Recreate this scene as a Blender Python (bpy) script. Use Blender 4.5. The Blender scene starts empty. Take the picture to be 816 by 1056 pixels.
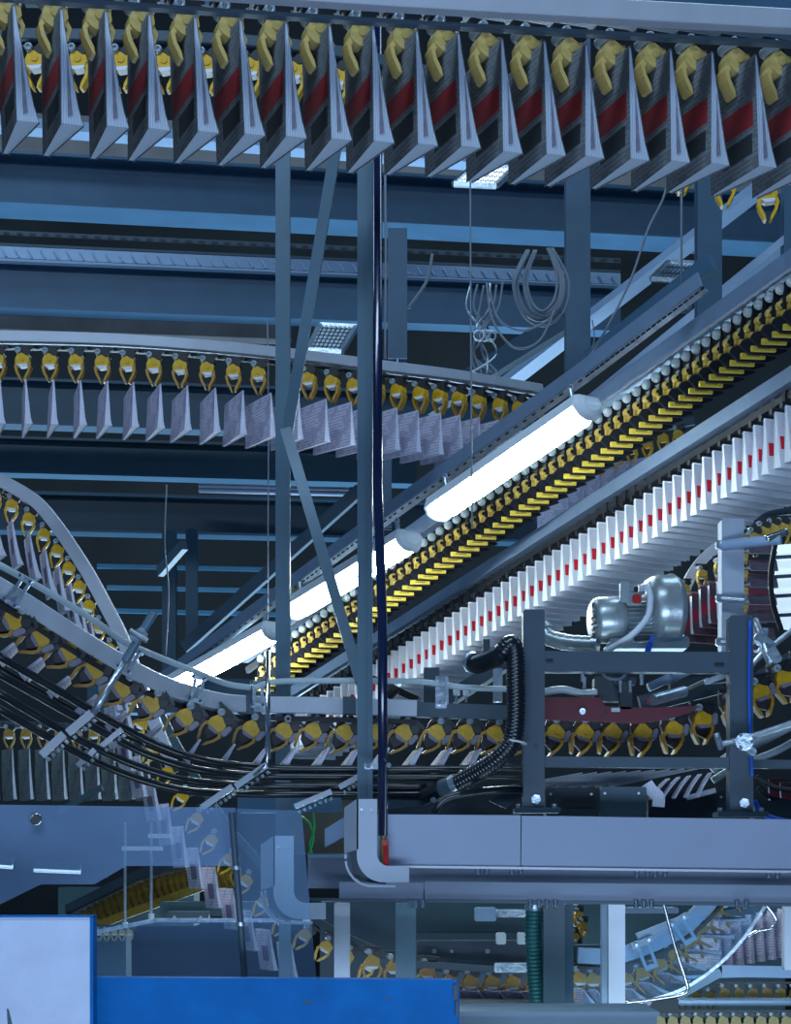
import bpy, math, random
from mathutils import Vector, Matrix
random.seed(7)
S = bpy.context.scene
COL = S.collection
F = 2000.0; HX = 408.0; HY = 900.0; CZ = 2.0          # focal length in px, principal column, horizon row, camera height

def P(px, py, Y):
    return Vector(((px - HX) / F * Y, Y, CZ + (HY - py) / F * Y))
def U(px, Y):                                          # size in metres of px pixels at distance Y
    return px * Y / F

# ------------------------------------------------------------------ materials
def mat(name, col, rough=0.5, metal=0.0, noise=0.0, nscale=8.0, spec=0.5, bump=0.0, bscale=60.0, coat=0.0):
    m = bpy.data.materials.new(name); m.use_nodes = True
    nt = m.node_tree; b = nt.nodes['Principled BSDF']
    b.inputs['Base Color'].default_value = (*col, 1); b.inputs['Roughness'].default_value = rough
    b.inputs['Metallic'].default_value = metal; b.inputs['Specular IOR Level'].default_value = spec
    b.inputs['Coat Weight'].default_value = coat
    tc = nt.nodes.new('ShaderNodeTexCoord')
    if noise > 0:
        n = nt.nodes.new('ShaderNodeTexNoise'); n.inputs['Scale'].default_value = nscale; n.inputs['Detail'].default_value = 5
        nt.links.new(tc.outputs['Object'], n.inputs['Vector'])
        r = nt.nodes.new('ShaderNodeMapRange'); r.inputs[1].default_value = 0.3; r.inputs[2].default_value = 0.7
        r.inputs[3].default_value = 1 - noise; r.inputs[4].default_value = 1 + noise
        nt.links.new(n.outputs['Fac'], r.inputs[0])
        h = nt.nodes.new('ShaderNodeVectorMath'); h.operation = 'SCALE'; h.inputs[0].default_value = col
        nt.links.new(r.outputs[0], h.inputs['Scale']); nt.links.new(h.outputs[0], b.inputs['Base Color'])
    if bump > 0:
        n2 = nt.nodes.new('ShaderNodeTexNoise'); n2.inputs['Scale'].default_value = bscale; n2.inputs['Detail'].default_value = 4
        nt.links.new(tc.outputs['Object'], n2.inputs['Vector'])
        bp = nt.nodes.new('ShaderNodeBump'); bp.inputs['Strength'].default_value = bump; bp.inputs['Distance'].default_value = 0.01
        nt.links.new(n2.outputs['Fac'], bp.inputs['Height']); nt.links.new(bp.outputs[0], b.inputs['Normal'])
    return m

def emat(name, col, strength):
    m = bpy.data.materials.new(name); m.use_nodes = True
    b = m.node_tree.nodes['Principled BSDF']
    b.inputs['Base Color'].default_value = (0.9, 0.9, 0.9, 1)
    b.inputs['Emission Color'].default_value = (*col, 1); b.inputs['Emission Strength'].default_value = strength
    return m

def acrylic(name, tint, haze):
    m = bpy.data.materials.new(name); m.use_nodes = True
    nt = m.node_tree; nt.nodes.clear()
    o = nt.nodes.new('ShaderNodeOutputMaterial'); mx = nt.nodes.new('ShaderNodeMixShader')
    t = nt.nodes.new('ShaderNodeBsdfTransparent'); t.inputs[0].default_value = (0.90, 0.97, 1.0, 1)
    b = nt.nodes.new('ShaderNodeBsdfPrincipled'); b.inputs['Base Color'].default_value = (*tint, 1)
    b.inputs['Roughness'].default_value = 0.12
    tc = nt.nodes.new('ShaderNodeTexCoord'); n = nt.nodes.new('ShaderNodeTexNoise'); n.inputs['Scale'].default_value = 3.0
    n.inputs['Detail'].default_value = 6
    nt.links.new(tc.outputs['Object'], n.inputs['Vector'])
    r = nt.nodes.new('ShaderNodeMapRange'); r.inputs[1].default_value = 0.3; r.inputs[2].default_value = 0.7
    r.inputs[3].default_value = haze * 0.8; r.inputs[4].default_value = haze * 1.2
    nt.links.new(n.outputs['Fac'], r.inputs[0]); nt.links.new(r.outputs[0], mx.inputs[0])
    nt.links.new(t.outputs[0], mx.inputs[1]); nt.links.new(b.outputs[0], mx.inputs[2]); nt.links.new(mx.outputs[0], o.inputs[0])
    return m

def paper(name, base, ink, dens, block=None, blockcol=(0.45, 0.02, 0.03), photo=None):
    """newsprint: rows of broken dark marks in local Y/Z, an optional coloured block, an optional dark picture"""
    m = bpy.data.materials.new(name); m.use_nodes = True
    nt = m.node_tree; L = nt.links; N = nt.nodes; b = N['Principled BSDF']
    b.inputs['Roughness'].default_value = 0.75; b.inputs['Specular IOR Level'].default_value = 0.2
    tc = N.new('ShaderNodeTexCoord'); sp = N.new('ShaderNodeSeparateXYZ'); L.new(tc.outputs['Object'], sp.inputs[0])
    def M(op, a, c=None, d=None):
        n = N.new('ShaderNodeMath'); n.operation = op
        for i, v in enumerate((a, c, d)):
            if v is None: continue
            if isinstance(v, (int, float)): n.inputs[i].default_value = v
            else: L.new(v, n.inputs[i])
        return n.outputs[0]
    y, z = sp.outputs['Y'], sp.outputs['Z']
    line = M('GREATER_THAN', M('SINE', M('MULTIPLY', z, 420.0)), 0.0)
    mp = N.new('ShaderNodeMapping'); mp.inputs['Scale'].default_value = (1, 60, 67); L.new(tc.outputs['Object'], mp.inputs[0])
    n1 = N.new('ShaderNodeTexNoise'); n1.inputs['Scale'].default_value = 1.0; n1.inputs['Detail'].default_value = 3; L.new(mp.outputs[0], n1.inputs['Vector'])
    mp2 = N.new('ShaderNodeMapping'); mp2.inputs['Scale'].default_value = (1, 14, 18); L.new(tc.outputs['Object'], mp2.inputs[0])
    n2 = N.new('ShaderNodeTexNoise'); n2.inputs['Scale'].default_value = 1.0; L.new(mp2.outputs[0], n2.inputs['Vector'])
    txt = M('MULTIPLY', M('MULTIPLY', line, M('GREATER_THAN', n1.outputs['Fac'], 0.45)), dens)
    pic = M('MULTIPLY', M('GREATER_THAN', n2.outputs['Fac'], 0.56), dens * 0.9)
    fac = M('MAXIMUM', txt, pic)
    mx = N.new('ShaderNodeMix'); mx.data_type = 'RGBA'; mx.inputs[6].default_value = (*base, 1); mx.inputs[7].default_value = (*ink, 1)
    L.new(fac, mx.inputs[0]); out = mx.outputs[2]
    def boxmask(y0, y1, z0, z1):
        return M('MULTIPLY', M('MULTIPLY', M('GREATER_THAN', y, y0), M('LESS_THAN', y, y1)),
                 M('MULTIPLY', M('GREATER_THAN', z, z0), M('LESS_THAN', z, z1)))
    for bb, cc in ((block, blockcol), (photo, (0.025, 0.03, 0.035))):
        if bb:
            m2 = N.new('ShaderNodeMix'); m2.data_type = 'RGBA'; L.new(boxmask(*bb), m2.inputs[0]); L.new(out, m2.inputs[6])
            m2.inputs[7].default_value = (*cc, 1); out = m2.outputs[2]
    L.new(out, b.inputs['Base Color'])
    return m

def page_edge(name, base, line):
    m = bpy.data.materials.new(name); m.use_nodes = True
    nt = m.node_tree; L = nt.links; N = nt.nodes; b = N['Principled BSDF']; b.inputs['Roughness'].default_value = 0.8
    tc = N.new('ShaderNodeTexCoord'); w = N.new('ShaderNodeTexWave'); w.bands_direction = 'X'
    w.inputs['Scale'].default_value = 45; w.inputs['Distortion'].default_value = 4.0
    L.new(tc.outputs['Object'], w.inputs['Vector'])
    mx = N.new('ShaderNodeMix'); mx.data_type = 'RGBA'; mx.inputs[6].default_value = (*base, 1); mx.inputs[7].default_value = (*line, 1)
    cr = N.new('ShaderNodeMapRange'); cr.inputs[1].default_value = 0.6; cr.inputs[2].default_value = 0.95; L.new(w.outputs['Fac'], cr.inputs[0])
    L.new(cr.outputs[0], mx.inputs[0]); L.new(mx.outputs[2], b.inputs['Base Color'])
    return m

M = {
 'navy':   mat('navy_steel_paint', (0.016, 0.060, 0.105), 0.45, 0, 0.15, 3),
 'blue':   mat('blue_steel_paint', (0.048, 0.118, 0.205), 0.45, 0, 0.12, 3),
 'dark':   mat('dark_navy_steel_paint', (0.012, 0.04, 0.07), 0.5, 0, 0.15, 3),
 'post':   mat('grey_blue_post_paint', (0.09, 0.155, 0.21), 0.35, 0.1, 0.08, 6),
 'column': mat('steel_blue_column_paint', (0.05, 0.11, 0.18), 0.4, 0, 0.1, 4),
 'pale':   mat('pale_blue_steel_paint', (0.30, 0.42, 0.60), 0.4, 0, 0.1, 3),
 'rail':   mat('anodised_aluminium', (0.50, 0.54, 0.62), 0.38, 0.35, 0.05, 10),
 'rail2':  mat('blue_grey_aluminium', (0.22, 0.31, 0.44), 0.35, 0.4, 0.05, 10),
 'green':  mat('grey_green_aluminium', (0.20, 0.29, 0.32), 0.4, 0.2, 0.05, 10),
 'galv':   mat('galvanised_steel', (0.52, 0.60, 0.68), 0.3, 0.85, 0.2, 30, bump=0.2),
 'chrome': mat('bright_steel', (0.75, 0.78, 0.82), 0.15, 1.0),
 'rubber': mat('black_rubber', (0.006, 0.010, 0.016), 0.28, 0, 0.1, 20, coat=0.3),
 'black':  mat('black_plastic', (0.012, 0.014, 0.018), 0.4, 0, 0.1, 20),
 'pipe':   mat('dark_navy_enamel', (0.006, 0.012, 0.05), 0.2, 0, 0, coat=0.5),
 'yellow': mat('yellow_plastic', (0.62, 0.36, 0.008), 0.4, 0, 0.12, 40),
 'amber':  mat('amber_plastic', (0.42, 0.22, 0.015), 0.42, 0, 0.12, 40),
 'cream':  mat('pale_yellow_plastic', (0.50, 0.37, 0.12), 0.45, 0, 0.15, 40),
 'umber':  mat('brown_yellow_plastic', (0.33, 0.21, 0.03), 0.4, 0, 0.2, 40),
 'lblyel': mat('bright_yellow_plastic', (0.72, 0.54, 0.06), 0.4, 0, 0.1, 60),
 'dullb':  mat('dull_olive_paint', (0.055, 0.052, 0.045), 0.7, 0, 0.3, 5),
 'dullg':  mat('dull_grey_concrete', (0.11, 0.11, 0.12), 0.8, 0, 0.3, 2),
 'brown':  mat('dark_brown_plastic', (0.035, 0.026, 0.03), 0.5, 0, 0.3, 30),
 'steelv': mat('lilac_grey_plastic', (0.20, 0.19, 0.25), 0.4, 0, 0.2, 30),
 'ring2':  mat('pale_roller_plastic', (0.48, 0.55, 0.55), 0.3),
 'matt':   mat('matt_black_plastic', (0.010, 0.012, 0.018), 0.85, 0, 0, spec=0.15),
 'gold':   mat('golden_brown_plastic', (0.52, 0.35, 0.06), 0.4, 0, 0.2, 40),
 'white':  mat('white_plastic', (0.65, 0.68, 0.72), 0.4),
 'ring':   mat('grey_roller_plastic', (0.30, 0.36, 0.40), 0.3, 0.2),
 'beam':   mat('light_grey_enamel', (0.35, 0.42, 0.57), 0.45, 0, 0.05, 2.5),
 'beam2':  mat('mid_grey_enamel', (0.17, 0.21, 0.30), 0.45, 0, 0.06, 2.5),
 'case':   mat('pale_grey_casting_paint', (0.48, 0.55, 0.66), 0.4, 0, 0.04, 5),
 'mach':   mat('dark_slate_machine_paint', (0.045, 0.075, 0.105), 0.45, 0, 0.08, 5),
 'machb':  mat('black_slate_machine_paint', (0.014, 0.026, 0.038), 0.5, 0, 0.1, 8),
 'redbr':  mat('dull_red_plate_paint', (0.16, 0.022, 0.035), 0.5, 0, 0.1, 8),
 'red':    mat('red_enamel', (0.45, 0.02, 0.02), 0.35),
 'brass':  mat('brass', (0.55, 0.38, 0.15), 0.3, 0.9),
 'alu':    mat('cast_aluminium', (0.55, 0.62, 0.64), 0.32, 0.65, 0.06, 14, bump=0.1),
 'bluep':  mat('bright_blue_enamel', (0.0, 0.125, 0.40), 0.6, 0, 0.12, 9, spec=0.15),
 'bluel':  mat('pale_blue_enamel', (0.50, 0.58, 0.76), 0.5, 0, 0.08, 7, bump=0.15, bscale=200),
 'table':  mat('grey_table_enamel', (0.16, 0.25, 0.32), 0.5, 0, 0.06, 6),
 'teal':   mat('teal_ribbed_rubber', (0.01, 0.10, 0.11), 0.45),
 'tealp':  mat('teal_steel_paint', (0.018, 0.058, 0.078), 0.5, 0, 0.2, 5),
 'cable':  mat('grey_cable_sheath', (0.18, 0.22, 0.27), 0.5),
 'greenw': mat('green_wire_sheath', (0.03, 0.5, 0.12), 0.4),
 'bluet':  mat('blue_tape', (0.01, 0.10, 0.6), 0.4),
 'clrod':  mat('frosted_polymer_rod', (0.36, 0.44, 0.48), 0.3, 0, 0.05, 10),
 'shine':  mat('polished_strip', (0.7, 0.72, 0.78), 0.25, 0.6),
 'conc':   mat('raw_concrete', (0.26, 0.25, 0.26), 0.85, 0, 0.2, 1.5, bump=0.3, bscale=12),
 'wallm':  mat('dark_concrete', (0.030, 0.036, 0.042), 0.9, 0, 0.3, 0.8, bump=0.3, bscale=6),
 'floorm': mat('grey_screed', (0.12, 0.13, 0.14), 0.6, 0, 0.15, 1.0),
 'lamp':   emat('lit_diffuser', (0.80, 0.94, 1.0), 55.0),
 'panel':  emat('glowing_white_sheet', (0.6, 0.8, 1.0), 0.7),  # emission alone makes the white panel at the right edge bright
 'lampend':mat('lamp_end_cap_plastic', (0.7, 0.78, 0.85), 0.3),
 'ceil':   emat('lit_louvre_lamp', (0.6, 0.8, 1.0), 1.6),
 'acry':   acrylic('clear_blue_acrylic', (0.28, 0.42, 0.66), 0.34),
 'acry3':  acrylic('very_clear_acrylic', (0.25, 0.40, 0.62), 0.05),
 'acry2':  acrylic('thin_clear_acrylic', (0.25, 0.40, 0.62), 0.22),
 'pw':     paper('newsprint_pale', (0.52, 0.51, 0.64), (0.22, 0.21, 0.31), 0.6),
 'pc':     paper('newsprint_white_front', (0.72, 0.70, 0.80), (0.30, 0.28, 0.38), 0.5, (0.05, 0.15, -0.16, -0.08), (0.20, 0.17, 0.28)),
 'pt':     paper('newsprint_dark_cover', (0.16, 0.18, 0.20), (0.07, 0.08, 0.09), 0.6, (0.02, 0.27, -0.20, -0.125), (0.26, 0.025, 0.03), (0.03, 0.2, -0.28, -0.22)),
 'p3':     paper('newsprint_red_block', (0.60, 0.64, 0.72), (0.40, 0.44, 0.52), 0.22, (0.012, 0.085, -0.165, -0.105), (0.55, 0.015, 0.03)),
 'pe':     paper('newsprint_maroon_cover', (0.10, 0.05, 0.07), (0.05, 0.03, 0.04), 0.6, (0.0, 0.4, -0.13, -0.07), (0.24, 0.02, 0.04)),
 'pb':     paper('newsprint_brown_cover', (0.13, 0.105, 0.14), (0.07, 0.05, 0.07), 0.5),
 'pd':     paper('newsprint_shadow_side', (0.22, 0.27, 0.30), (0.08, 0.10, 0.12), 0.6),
 'edge':   page_edge('page_edges', (0.66, 0.68, 0.82), (0.40, 0.42, 0.55)),
 'edget':  page_edge('page_edges_loose', (0.46, 0.54, 0.64), (0.32, 0.36, 0.46)),
 'edge3':  page_edge('page_edges_white', (0.58, 0.62, 0.68), (0.40, 0.45, 0.50)),
}

# ------------------------------------------------------------------ mesh builder
class B:
    def __init__(s): s.v = []; s.f = []; s.sm = []
    def add(s, vs, fs, smooth=False):
        o = len(s.v); s.v += [Vector(v) for v in vs]; s.f += [tuple(i + o for i in f) for f in fs]; s.sm += [smooth] * len(fs); return s
    def box(s, c, size, R=None):
        c = Vector(c); hx, hy, hz = [q / 2 for q in size]
        vs = [Vector((x * hx, y * hy, z * hz)) for x in (-1, 1) for y in (-1, 1) for z in (-1, 1)]
        if R is not None: vs = [R @ v for v in vs]
        return s.add([v + c for v in vs], [(0,1,3,2),(4,6,7,5),(0,4,5,1),(2,3,7,6),(0,2,6,4),(1,5,7,3)])
    def bbox(s, c, size, bev=0.004, R=None):
        """box with chamfered long edges (octagon in X/Z, extruded along Y)"""
        hx, hy, hz = [q / 2 for q in size]; b = min(bev, hx * .9, hz * .9)
        pr = [(-hx+b,-hz),(hx-b,-hz),(hx,-hz+b),(hx,hz-b),(hx-b,hz),(-hx+b,hz),(-hx,hz-b),(-hx,-hz+b)]
        c = Vector(c); vs = [Vector((x, y, z)) for y in (-hy, hy) for x, z in pr]
        if R is not None: vs = [R @ v for v in vs]
        fs = [tuple(range(8)), tuple(range(15, 7, -1))] + [(i, (i+1) % 8 + 0, (i+1) % 8 + 8, i + 8)[::-1] for i in range(8)]
        return s.add([v + c for v in vs], fs)
    def sweep(s, path, prof, ref=(0, 0, 1), smooth=False, cap=True, closed=False):
        path = [Vector(p) for p in path]; ref = Vector(ref); n = len(prof); vs = []; k = len(path)
        for i, p in enumerate(path):
            if closed: t = path[(i+1) % k] - path[i-1]
            else: t = path[min(i+1, k-1)] - path[max(i-1, 0)]
            t.normalize()
            a = ref - t * ref.dot(t)
            if a.length < 1e-4: a = Vector((1, 0, 0)) - t * t.x
            if a.length < 1e-4: a = Vector((0, 1, 0)) - t * t.y
            a.normalize(); b = t.cross(a)
            vs += [p + a * u + b * w for u, w in prof]
        fs = []
        for i in range(k if closed else k - 1):
            j = (i + 1) % k
            for q in range(n):
                fs.append((i*n+q, i*n+(q+1) % n, j*n+(q+1) % n, j*n+q))
        if cap and not closed: fs += [tuple(range(n))[::-1], tuple((k-1)*n+q for q in range(n))]
        return s.add(vs, fs, smooth)
    def tube(s, path, r, n=10, closed=False):
        return s.sweep(path, [(r*math.cos(2*math.pi*i/n), r*math.sin(2*math.pi*i/n)) for i in range(n)], (0.13, 0.21, 0.97), True, True, closed)
    def bar(s, p0, p1, w, h, ref=(0, 1, 0)):
        """rectangular bar; h is measured along ref, w across it"""
        return s.sweep([p0, p1], [(-h/2,-w/2),(h/2,-w/2),(h/2,w/2),(-h/2,w/2)], ref)
    def cyl(s, p0, p1, r, n=16, r2=None):
        p0 = Vector(p0); p1 = Vector(p1); r2 = r if r2 is None else r2
        t = (p1 - p0).normalized(); a = t.orthogonal().normalized(); b = t.cross(a)
        vs = [p + a*(rr*math.cos(2*math.pi*i/n)) + b*(rr*math.sin(2*math.pi*i/n)) for p, rr in ((p0, r), (p1, r2)) for i in range(n)]
        s.add(vs, [(i, (i+1) % n, (i+1) % n + n, i+n) for i in range(n)], True)
        return s.add(vs, [tuple(range(n))[::-1], tuple(range(n, 2*n))])
    def lathe(s, prof, o, ax, n=28):
        """prof = (distance along axis, radius)"""
        o = Vector(o); t = Vector(ax).normalized(); a = t.orthogonal().normalized(); b = t.cross(a); vs = []
        for d, r in prof:
            vs += [o + t*d + a*(r*math.cos(2*math.pi*i/n)) + b*(r*math.sin(2*math.pi*i/n)) for i in range(n)]
        fs = [(k*n+i, k*n+(i+1) % n, (k+1)*n+(i+1) % n, (k+1)*n+i) for k in range(len(prof)-1) for i in range(n)]
        return s.add(vs, fs, True)
    def ring(s, c, ax, R, r, n=20, m=8):
        c = Vector(c); t = Vector(ax).normalized(); a = t.orthogonal().normalized(); b = t.cross(a)
        path = [c + a*(R*math.cos(2*math.pi*i/n)) + b*(R*math.sin(2*math.pi*i/n)) for i in range(n)]
        return s.sweep(path, [(r*math.cos(2*math.pi*i/m), r*math.sin(2*math.pi*i/m)) for i in range(m)], t, True, False, True)
    def prism(s, pts, d):
        """pts = 3D outline (planar), extruded by vector d"""
        pts = [Vector(p) for p in pts]; d = Vector(d); n = len(pts)
        return s.add(pts + [p + d for p in pts], [tuple(range(n))[::-1], tuple(range(n, 2*n))] + [(i, (i+1) % n, (i+1) % n + n, i+n) for i in range(n)])
    def hbeam(s, p0, p1, h, w, tf=0.022, tw=0.014):
        """H section, web upright"""
        a, b, c, d = h/2, h/2-tf, w/2, tw/2
        pr = [(a,-c),(a,c),(b,c),(b,d),(-b,d),(-b,c),(-a,c),(-a,-c),(-b,-c),(-b,-d),(b,-d),(b,-c)]
        return s.sweep([p0, p1], pr, (0, 0, 1))
    def hcol(s, p0, p1, w, d, t=0.02):
        """upright H section; flanges face the viewer"""
        a, b, c, e = d/2, d/2-t, w/2, t/2
        pr = [(a,-c),(a,c),(b,c),(b,e),(-b,e),(-b,c),(-a,c),(-a,-c),(-b,-c),(-b,-e),(b,-e),(b,-c)]
        return s.sweep([p0, p1], pr, (0, 1, 0))
    def mesh(s, name):
        me = bpy.data.meshes.new(name); me.from_pydata([tuple(v) for v in s.v], [], s.f)
        import bmesh
        bm = bmesh.new(); bm.from_mesh(me); bmesh.ops.recalc_face_normals(bm, faces=bm.faces); bm.to_mesh(me); bm.free()
        for p, q in zip(me.polygons, s.sm): p.use_smooth = q
        me.update(); return me
    def build(s, name, m, parent=None):
        """link as one object; its origin is moved to the middle of the mesh when it is top-level"""
        if parent is None and s.v:
            lo = Vector([min(v[i] for v in s.v) for i in range(3)]); hi = Vector([max(v[i] for v in s.v) for i in range(3)])
            c = (lo + hi) / 2; s.v = [v - c for v in s.v]
        else: c = Vector((0, 0, 0))
        if parent is not None and 'wo' in parent.keys():
            w = Vector(parent['wo']); s.v = [v - w for v in s.v]
        o = bpy.data.objects.new(name, s.mesh(name)); o.data.materials.append(M[m] if isinstance(m, str) else m)
        o.location = c; COL.objects.link(o)
        if parent is not None: o.parent = parent
        return o

def tag(o, label, cat, group=None, kind=None):
    if label: o['label'] = label
    if cat: o['category'] = cat
    if group: o['group'] = group
    if kind: o['kind'] = kind
    return o
def thing(name, label, cat, loc, group=None):
    """Empty whose children are given in world coordinates (see B.build); 'wo' is dropped at the end"""
    o = bpy.data.objects.new(name, None); COL.objects.link(o); o.location = loc; o.empty_display_size = 0.05
    o['wo'] = tuple(loc); return tag(o, label, cat, group)
def sub(b, name, m, parent, label=None):
    """sub-part: mesh child of a mesh part that lives in the same world frame"""
    top = parent
    while top.parent is not None: top = top.parent
    w = Vector(top['wo']) if 'wo' in top.keys() else top.location
    b.v = [v - w for v in b.v]
    o = bpy.data.objects.new(name, b.mesh(name)); o.data.materials.append(M[m] if isinstance(m, str) else m); COL.objects.link(o); o.parent = parent
    if label: o['label'] = label
    return o
def copy_tree(o, parent=None):
    c = o.copy(); COL.objects.link(c); c.parent = parent
    for ch in KIDS[o.name]: copy_tree(ch, c)
    return c
KIDS = {}
def remember(o):
    KIDS[o.name] = [c for c in COL.objects if c.parent == o]
    for c in KIDS[o.name]: remember(c)
    return o
ORD = ['first','second','third','fourth','fifth','sixth','seventh','eighth','ninth','tenth','eleventh','twelfth','thirteenth','fourteenth',
 'fifteenth','sixteenth','seventeenth','eighteenth','nineteenth','twentieth']
TENS = {20:'twenty', 30:'thirty', 40:'forty', 50:'fifty', 60:'sixty', 70:'seventy'}
def ordi(i):
    if i < 20: return ORD[i]
    n = i + 1; t = n // 10 * 10; u = n % 10
    if u == 0: return TENS[t][:-1] + 'ieth'
    return TENS[t] + '-' + ORD[u - 1]

def catmull(pts, n=8):
    pts = [Vector(p) for p in pts]; out = []
    for i in range(len(pts) - 1):
        p0 = pts[max(i-1, 0)]; p1 = pts[i]; p2 = pts[i+1]; p3 = pts[min(i+2, len(pts)-1)]
        for k in range(n):
            t = k / n
            out.append(0.5*((2*p1) + (p2-p0)*t + (2*p0-5*p1+4*p2-p3)*t*t + (3*p1-p0-3*p2+p3)*t**3))
    out.append(pts[-1]); return out
def PP(lst, n=8):                                       # smooth path through (px, py, Y)
    return catmull([P(*q) for q in lst], n)

# ------------------------------------------------------------------ repeated kinds
PROTO = []
def proto_root(name):
    o = bpy.data.objects.new(name, None); COL.objects.link(o); o.empty_display_size = 0.05; PROTO.append(o); return o

def make_gripper(body='yellow', jaw='amber', open_=0.0, tip='white', heavy=False):
    """carrier with roller, housing and two jaws; origin at the chain, jaws point down, travel along local X"""
    r = proto_root('gripper')
    b = B(); b.cyl((-.022,-.035,-.012), (-.022,.035,-.012), .016, 14); b.ring((-.022,-.037,-.012), (0,1,0), .011, .005, 14, 6); b.build('roller', 'ring', r)
    b = B(); b.bbox((.006,0,-.012), (.062,.05,.036), .01); b.cyl((.024,-.034,-.018), (.024,.034,-.018), .019, 14)
    b.bbox((0,0,.010), (.11,.03,.014), .004); b.build('carrier', 'black', r)
    b = B()
    hw = [(-.036,-.055),(-.024,-.030),(-.004,-.024),(.014,-.034),(.032,-.040),(.036,-.066),(.022,-.083),(-.022,-.086),(-.036,-.074)]
    b.prism([(x,-.03,z) for x, z in hw], (0,.06,0)); b.cyl((.0,-.034,-.052), (.0,.034,-.052), .014, 12); b.build('housing', body, r)
    b = B(); b.prism([(-.030,-.034,-.083),(.028,-.034,-.080),(.024,-.034,-.092),(-.012,-.034,-.097)], (0,.05,0)); b.build('tip_bar', tip, r)
    if heavy:
        b = B(); b.prism([(x, .01, z) for x, z in ((-.05,-.0),(.06,.0),(.062,-.05),(.05,-.10),(.02,-.135),(-.015,-.12),(-.05,-.05))], (0,.03,0)); b.build('side_plate', 'brown', r)
        b = B(); b.bbox((.047,-.02,-.055), (.022,.03,.05), .008); b.build('buffer', 'steelv', r)
    for sg in (-1, 1):
        b = B(); o = open_
        pr = [(sg*.032,-.064),(sg*(.042+o),-.092),(sg*(.034+o),-.122),(sg*(.014+o),-.160),(sg*(.005+o),-.163),(sg*(.010+o),-.142),(sg*(.024+o),-.116),(sg*(.029+o),-.094),(sg*.018,-.074)]
        b.prism([(x,-.026,z) for x, z in pr], (0,.05,0)); b.build('jaw', jaw, r)
    return remember(r)

def make_paper(w, h, tt, tb, cover, edge, bend=0.0, lean=0.0, tf=None, curl=0.0):
    """newspaper hung by its fold: near edge at y=0, hangs down local -Z, fans out towards local +X"""
    r = proto_root('newspaper'); n = 7
    def xl(k): u = k/(n-1); return bend*(u*u) + lean*u
    def xr(k): u = k/(n-1); return xl(k) + tt + (tb-tt)*(u**1.15) + (0.006*max(0, u-.85)/.15 if tb > .02 else 0)
    tf = tb if tf is None else tf
    def xf(k): u = k/(n-1); return xl(k) + curl*u*u + tt + (tf-tt)*(u**1.15)
    def xlf(k): u = k/(n-1); return xl(k) + curl*u*u
    b = B(); th = 0.0012
    for side in (0, 1):                                   # outer sheet, both faces, folded at the top
        vs = []
        for k in range(n):
            x = xr(k)+th if side else xl(k)-th; x2 = xf(k)+th if side else xlf(k)-th; z = -h*k/(n-1)
            vs += [(x,0,z),(x2,w,z)]
        d = Vector((-th if side else th, 0, 0))
        vs2 = [Vector(v)+d for v in vs]; m = len(vs)
        fs = [(2*k,2*k+1,2*k+3,2*k+2) for k in range(n-1)] + [(m+2*k,m+2*k+1,m+2*k+3,m+2*k+2) for k in range(n-1)]
        fs += [(2*k,2*k+2,m+2*k+2,m+2*k) for k in range(n-1)] + [(2*k+1,2*k+3,m+2*k+3,m+2*k+1) for k in range(n-1)] + [(m-2,m-1,2*m-1,2*m-2)]
        b.add(vs + vs2, fs, False)
    b.tube([(tt/2,.001,0.001),(tt/2,w-.001,0.001)], tt/2+th, 10); b.build('cover', cover, r)
    b = B(); vs = []                                      # block of inner pages, cut edges showing at side and bottom
    for k in range(n):
        z = -h*k/(n-1)*(.988); a, c = xl(k)+.0004, xr(k)-.0004; a2, c2 = xlf(k)+.0004, xf(k)-.0004
        vs += [(a,.002,z),(c,.002,z),(c2,w-.002,z),(a2,w-.002,z)]
    fs = [(4*k+i,4*k+(i+1)%4,4*k+4+(i+1)%4,4*k+4+i) for k in range(n-1) for i in range(4)] + [(0,1,2,3),(4*n-4,4*n-3,4*n-2,4*n-1)]
    b.add(vs, fs); b.build('inner_pages', edge, r)
    return remember(r)

def put(proto, used, loc, R, label, cat, group, scale=1.0):
    """first use moves the prototype itself, later uses copy it with its parts"""
    o = proto if not used.get(proto.name) else copy_tree(proto)
    used[proto.name] = True
    o.matrix_world = Matrix.Translation(loc) @ R.to_4x4() @ Matrix.Scale(scale, 4)
    tag(o, label, cat, group); return o
USED = {}
def RZ(deg): return Matrix.Rotation(math.radians(deg), 3, 'Z')
def RY(deg): return Matrix.Rotation(math.radians(deg), 3, 'Y')
def RX(deg): return Matrix.Rotation(math.radians(deg), 3, 'X')
# ================================================================== SETTING
def struct(b, name, m):
    o = b.build(name, m); o['kind'] = 'structure'; return o
struct(B().box((0, 27.2, 6), (40, .4, 16.4)), 'wall_back', 'wallm')
struct(B().box((0, 10, -.2), (40, 34.8, .4)), 'floor', 'floorm')
struct(B().box((0, 10, 14.2), (40, 34.8, .3)), 'ceiling', 'wallm')
# concrete downstand beam under the roof
b = B(); p0, p1 = P(-60, 146, 21.5), P(880, 194, 22.9)
b.bar(p0, p1, .55, .5, (0, 1, 0)); struct(b, 'trim_1', 'conc')

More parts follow.
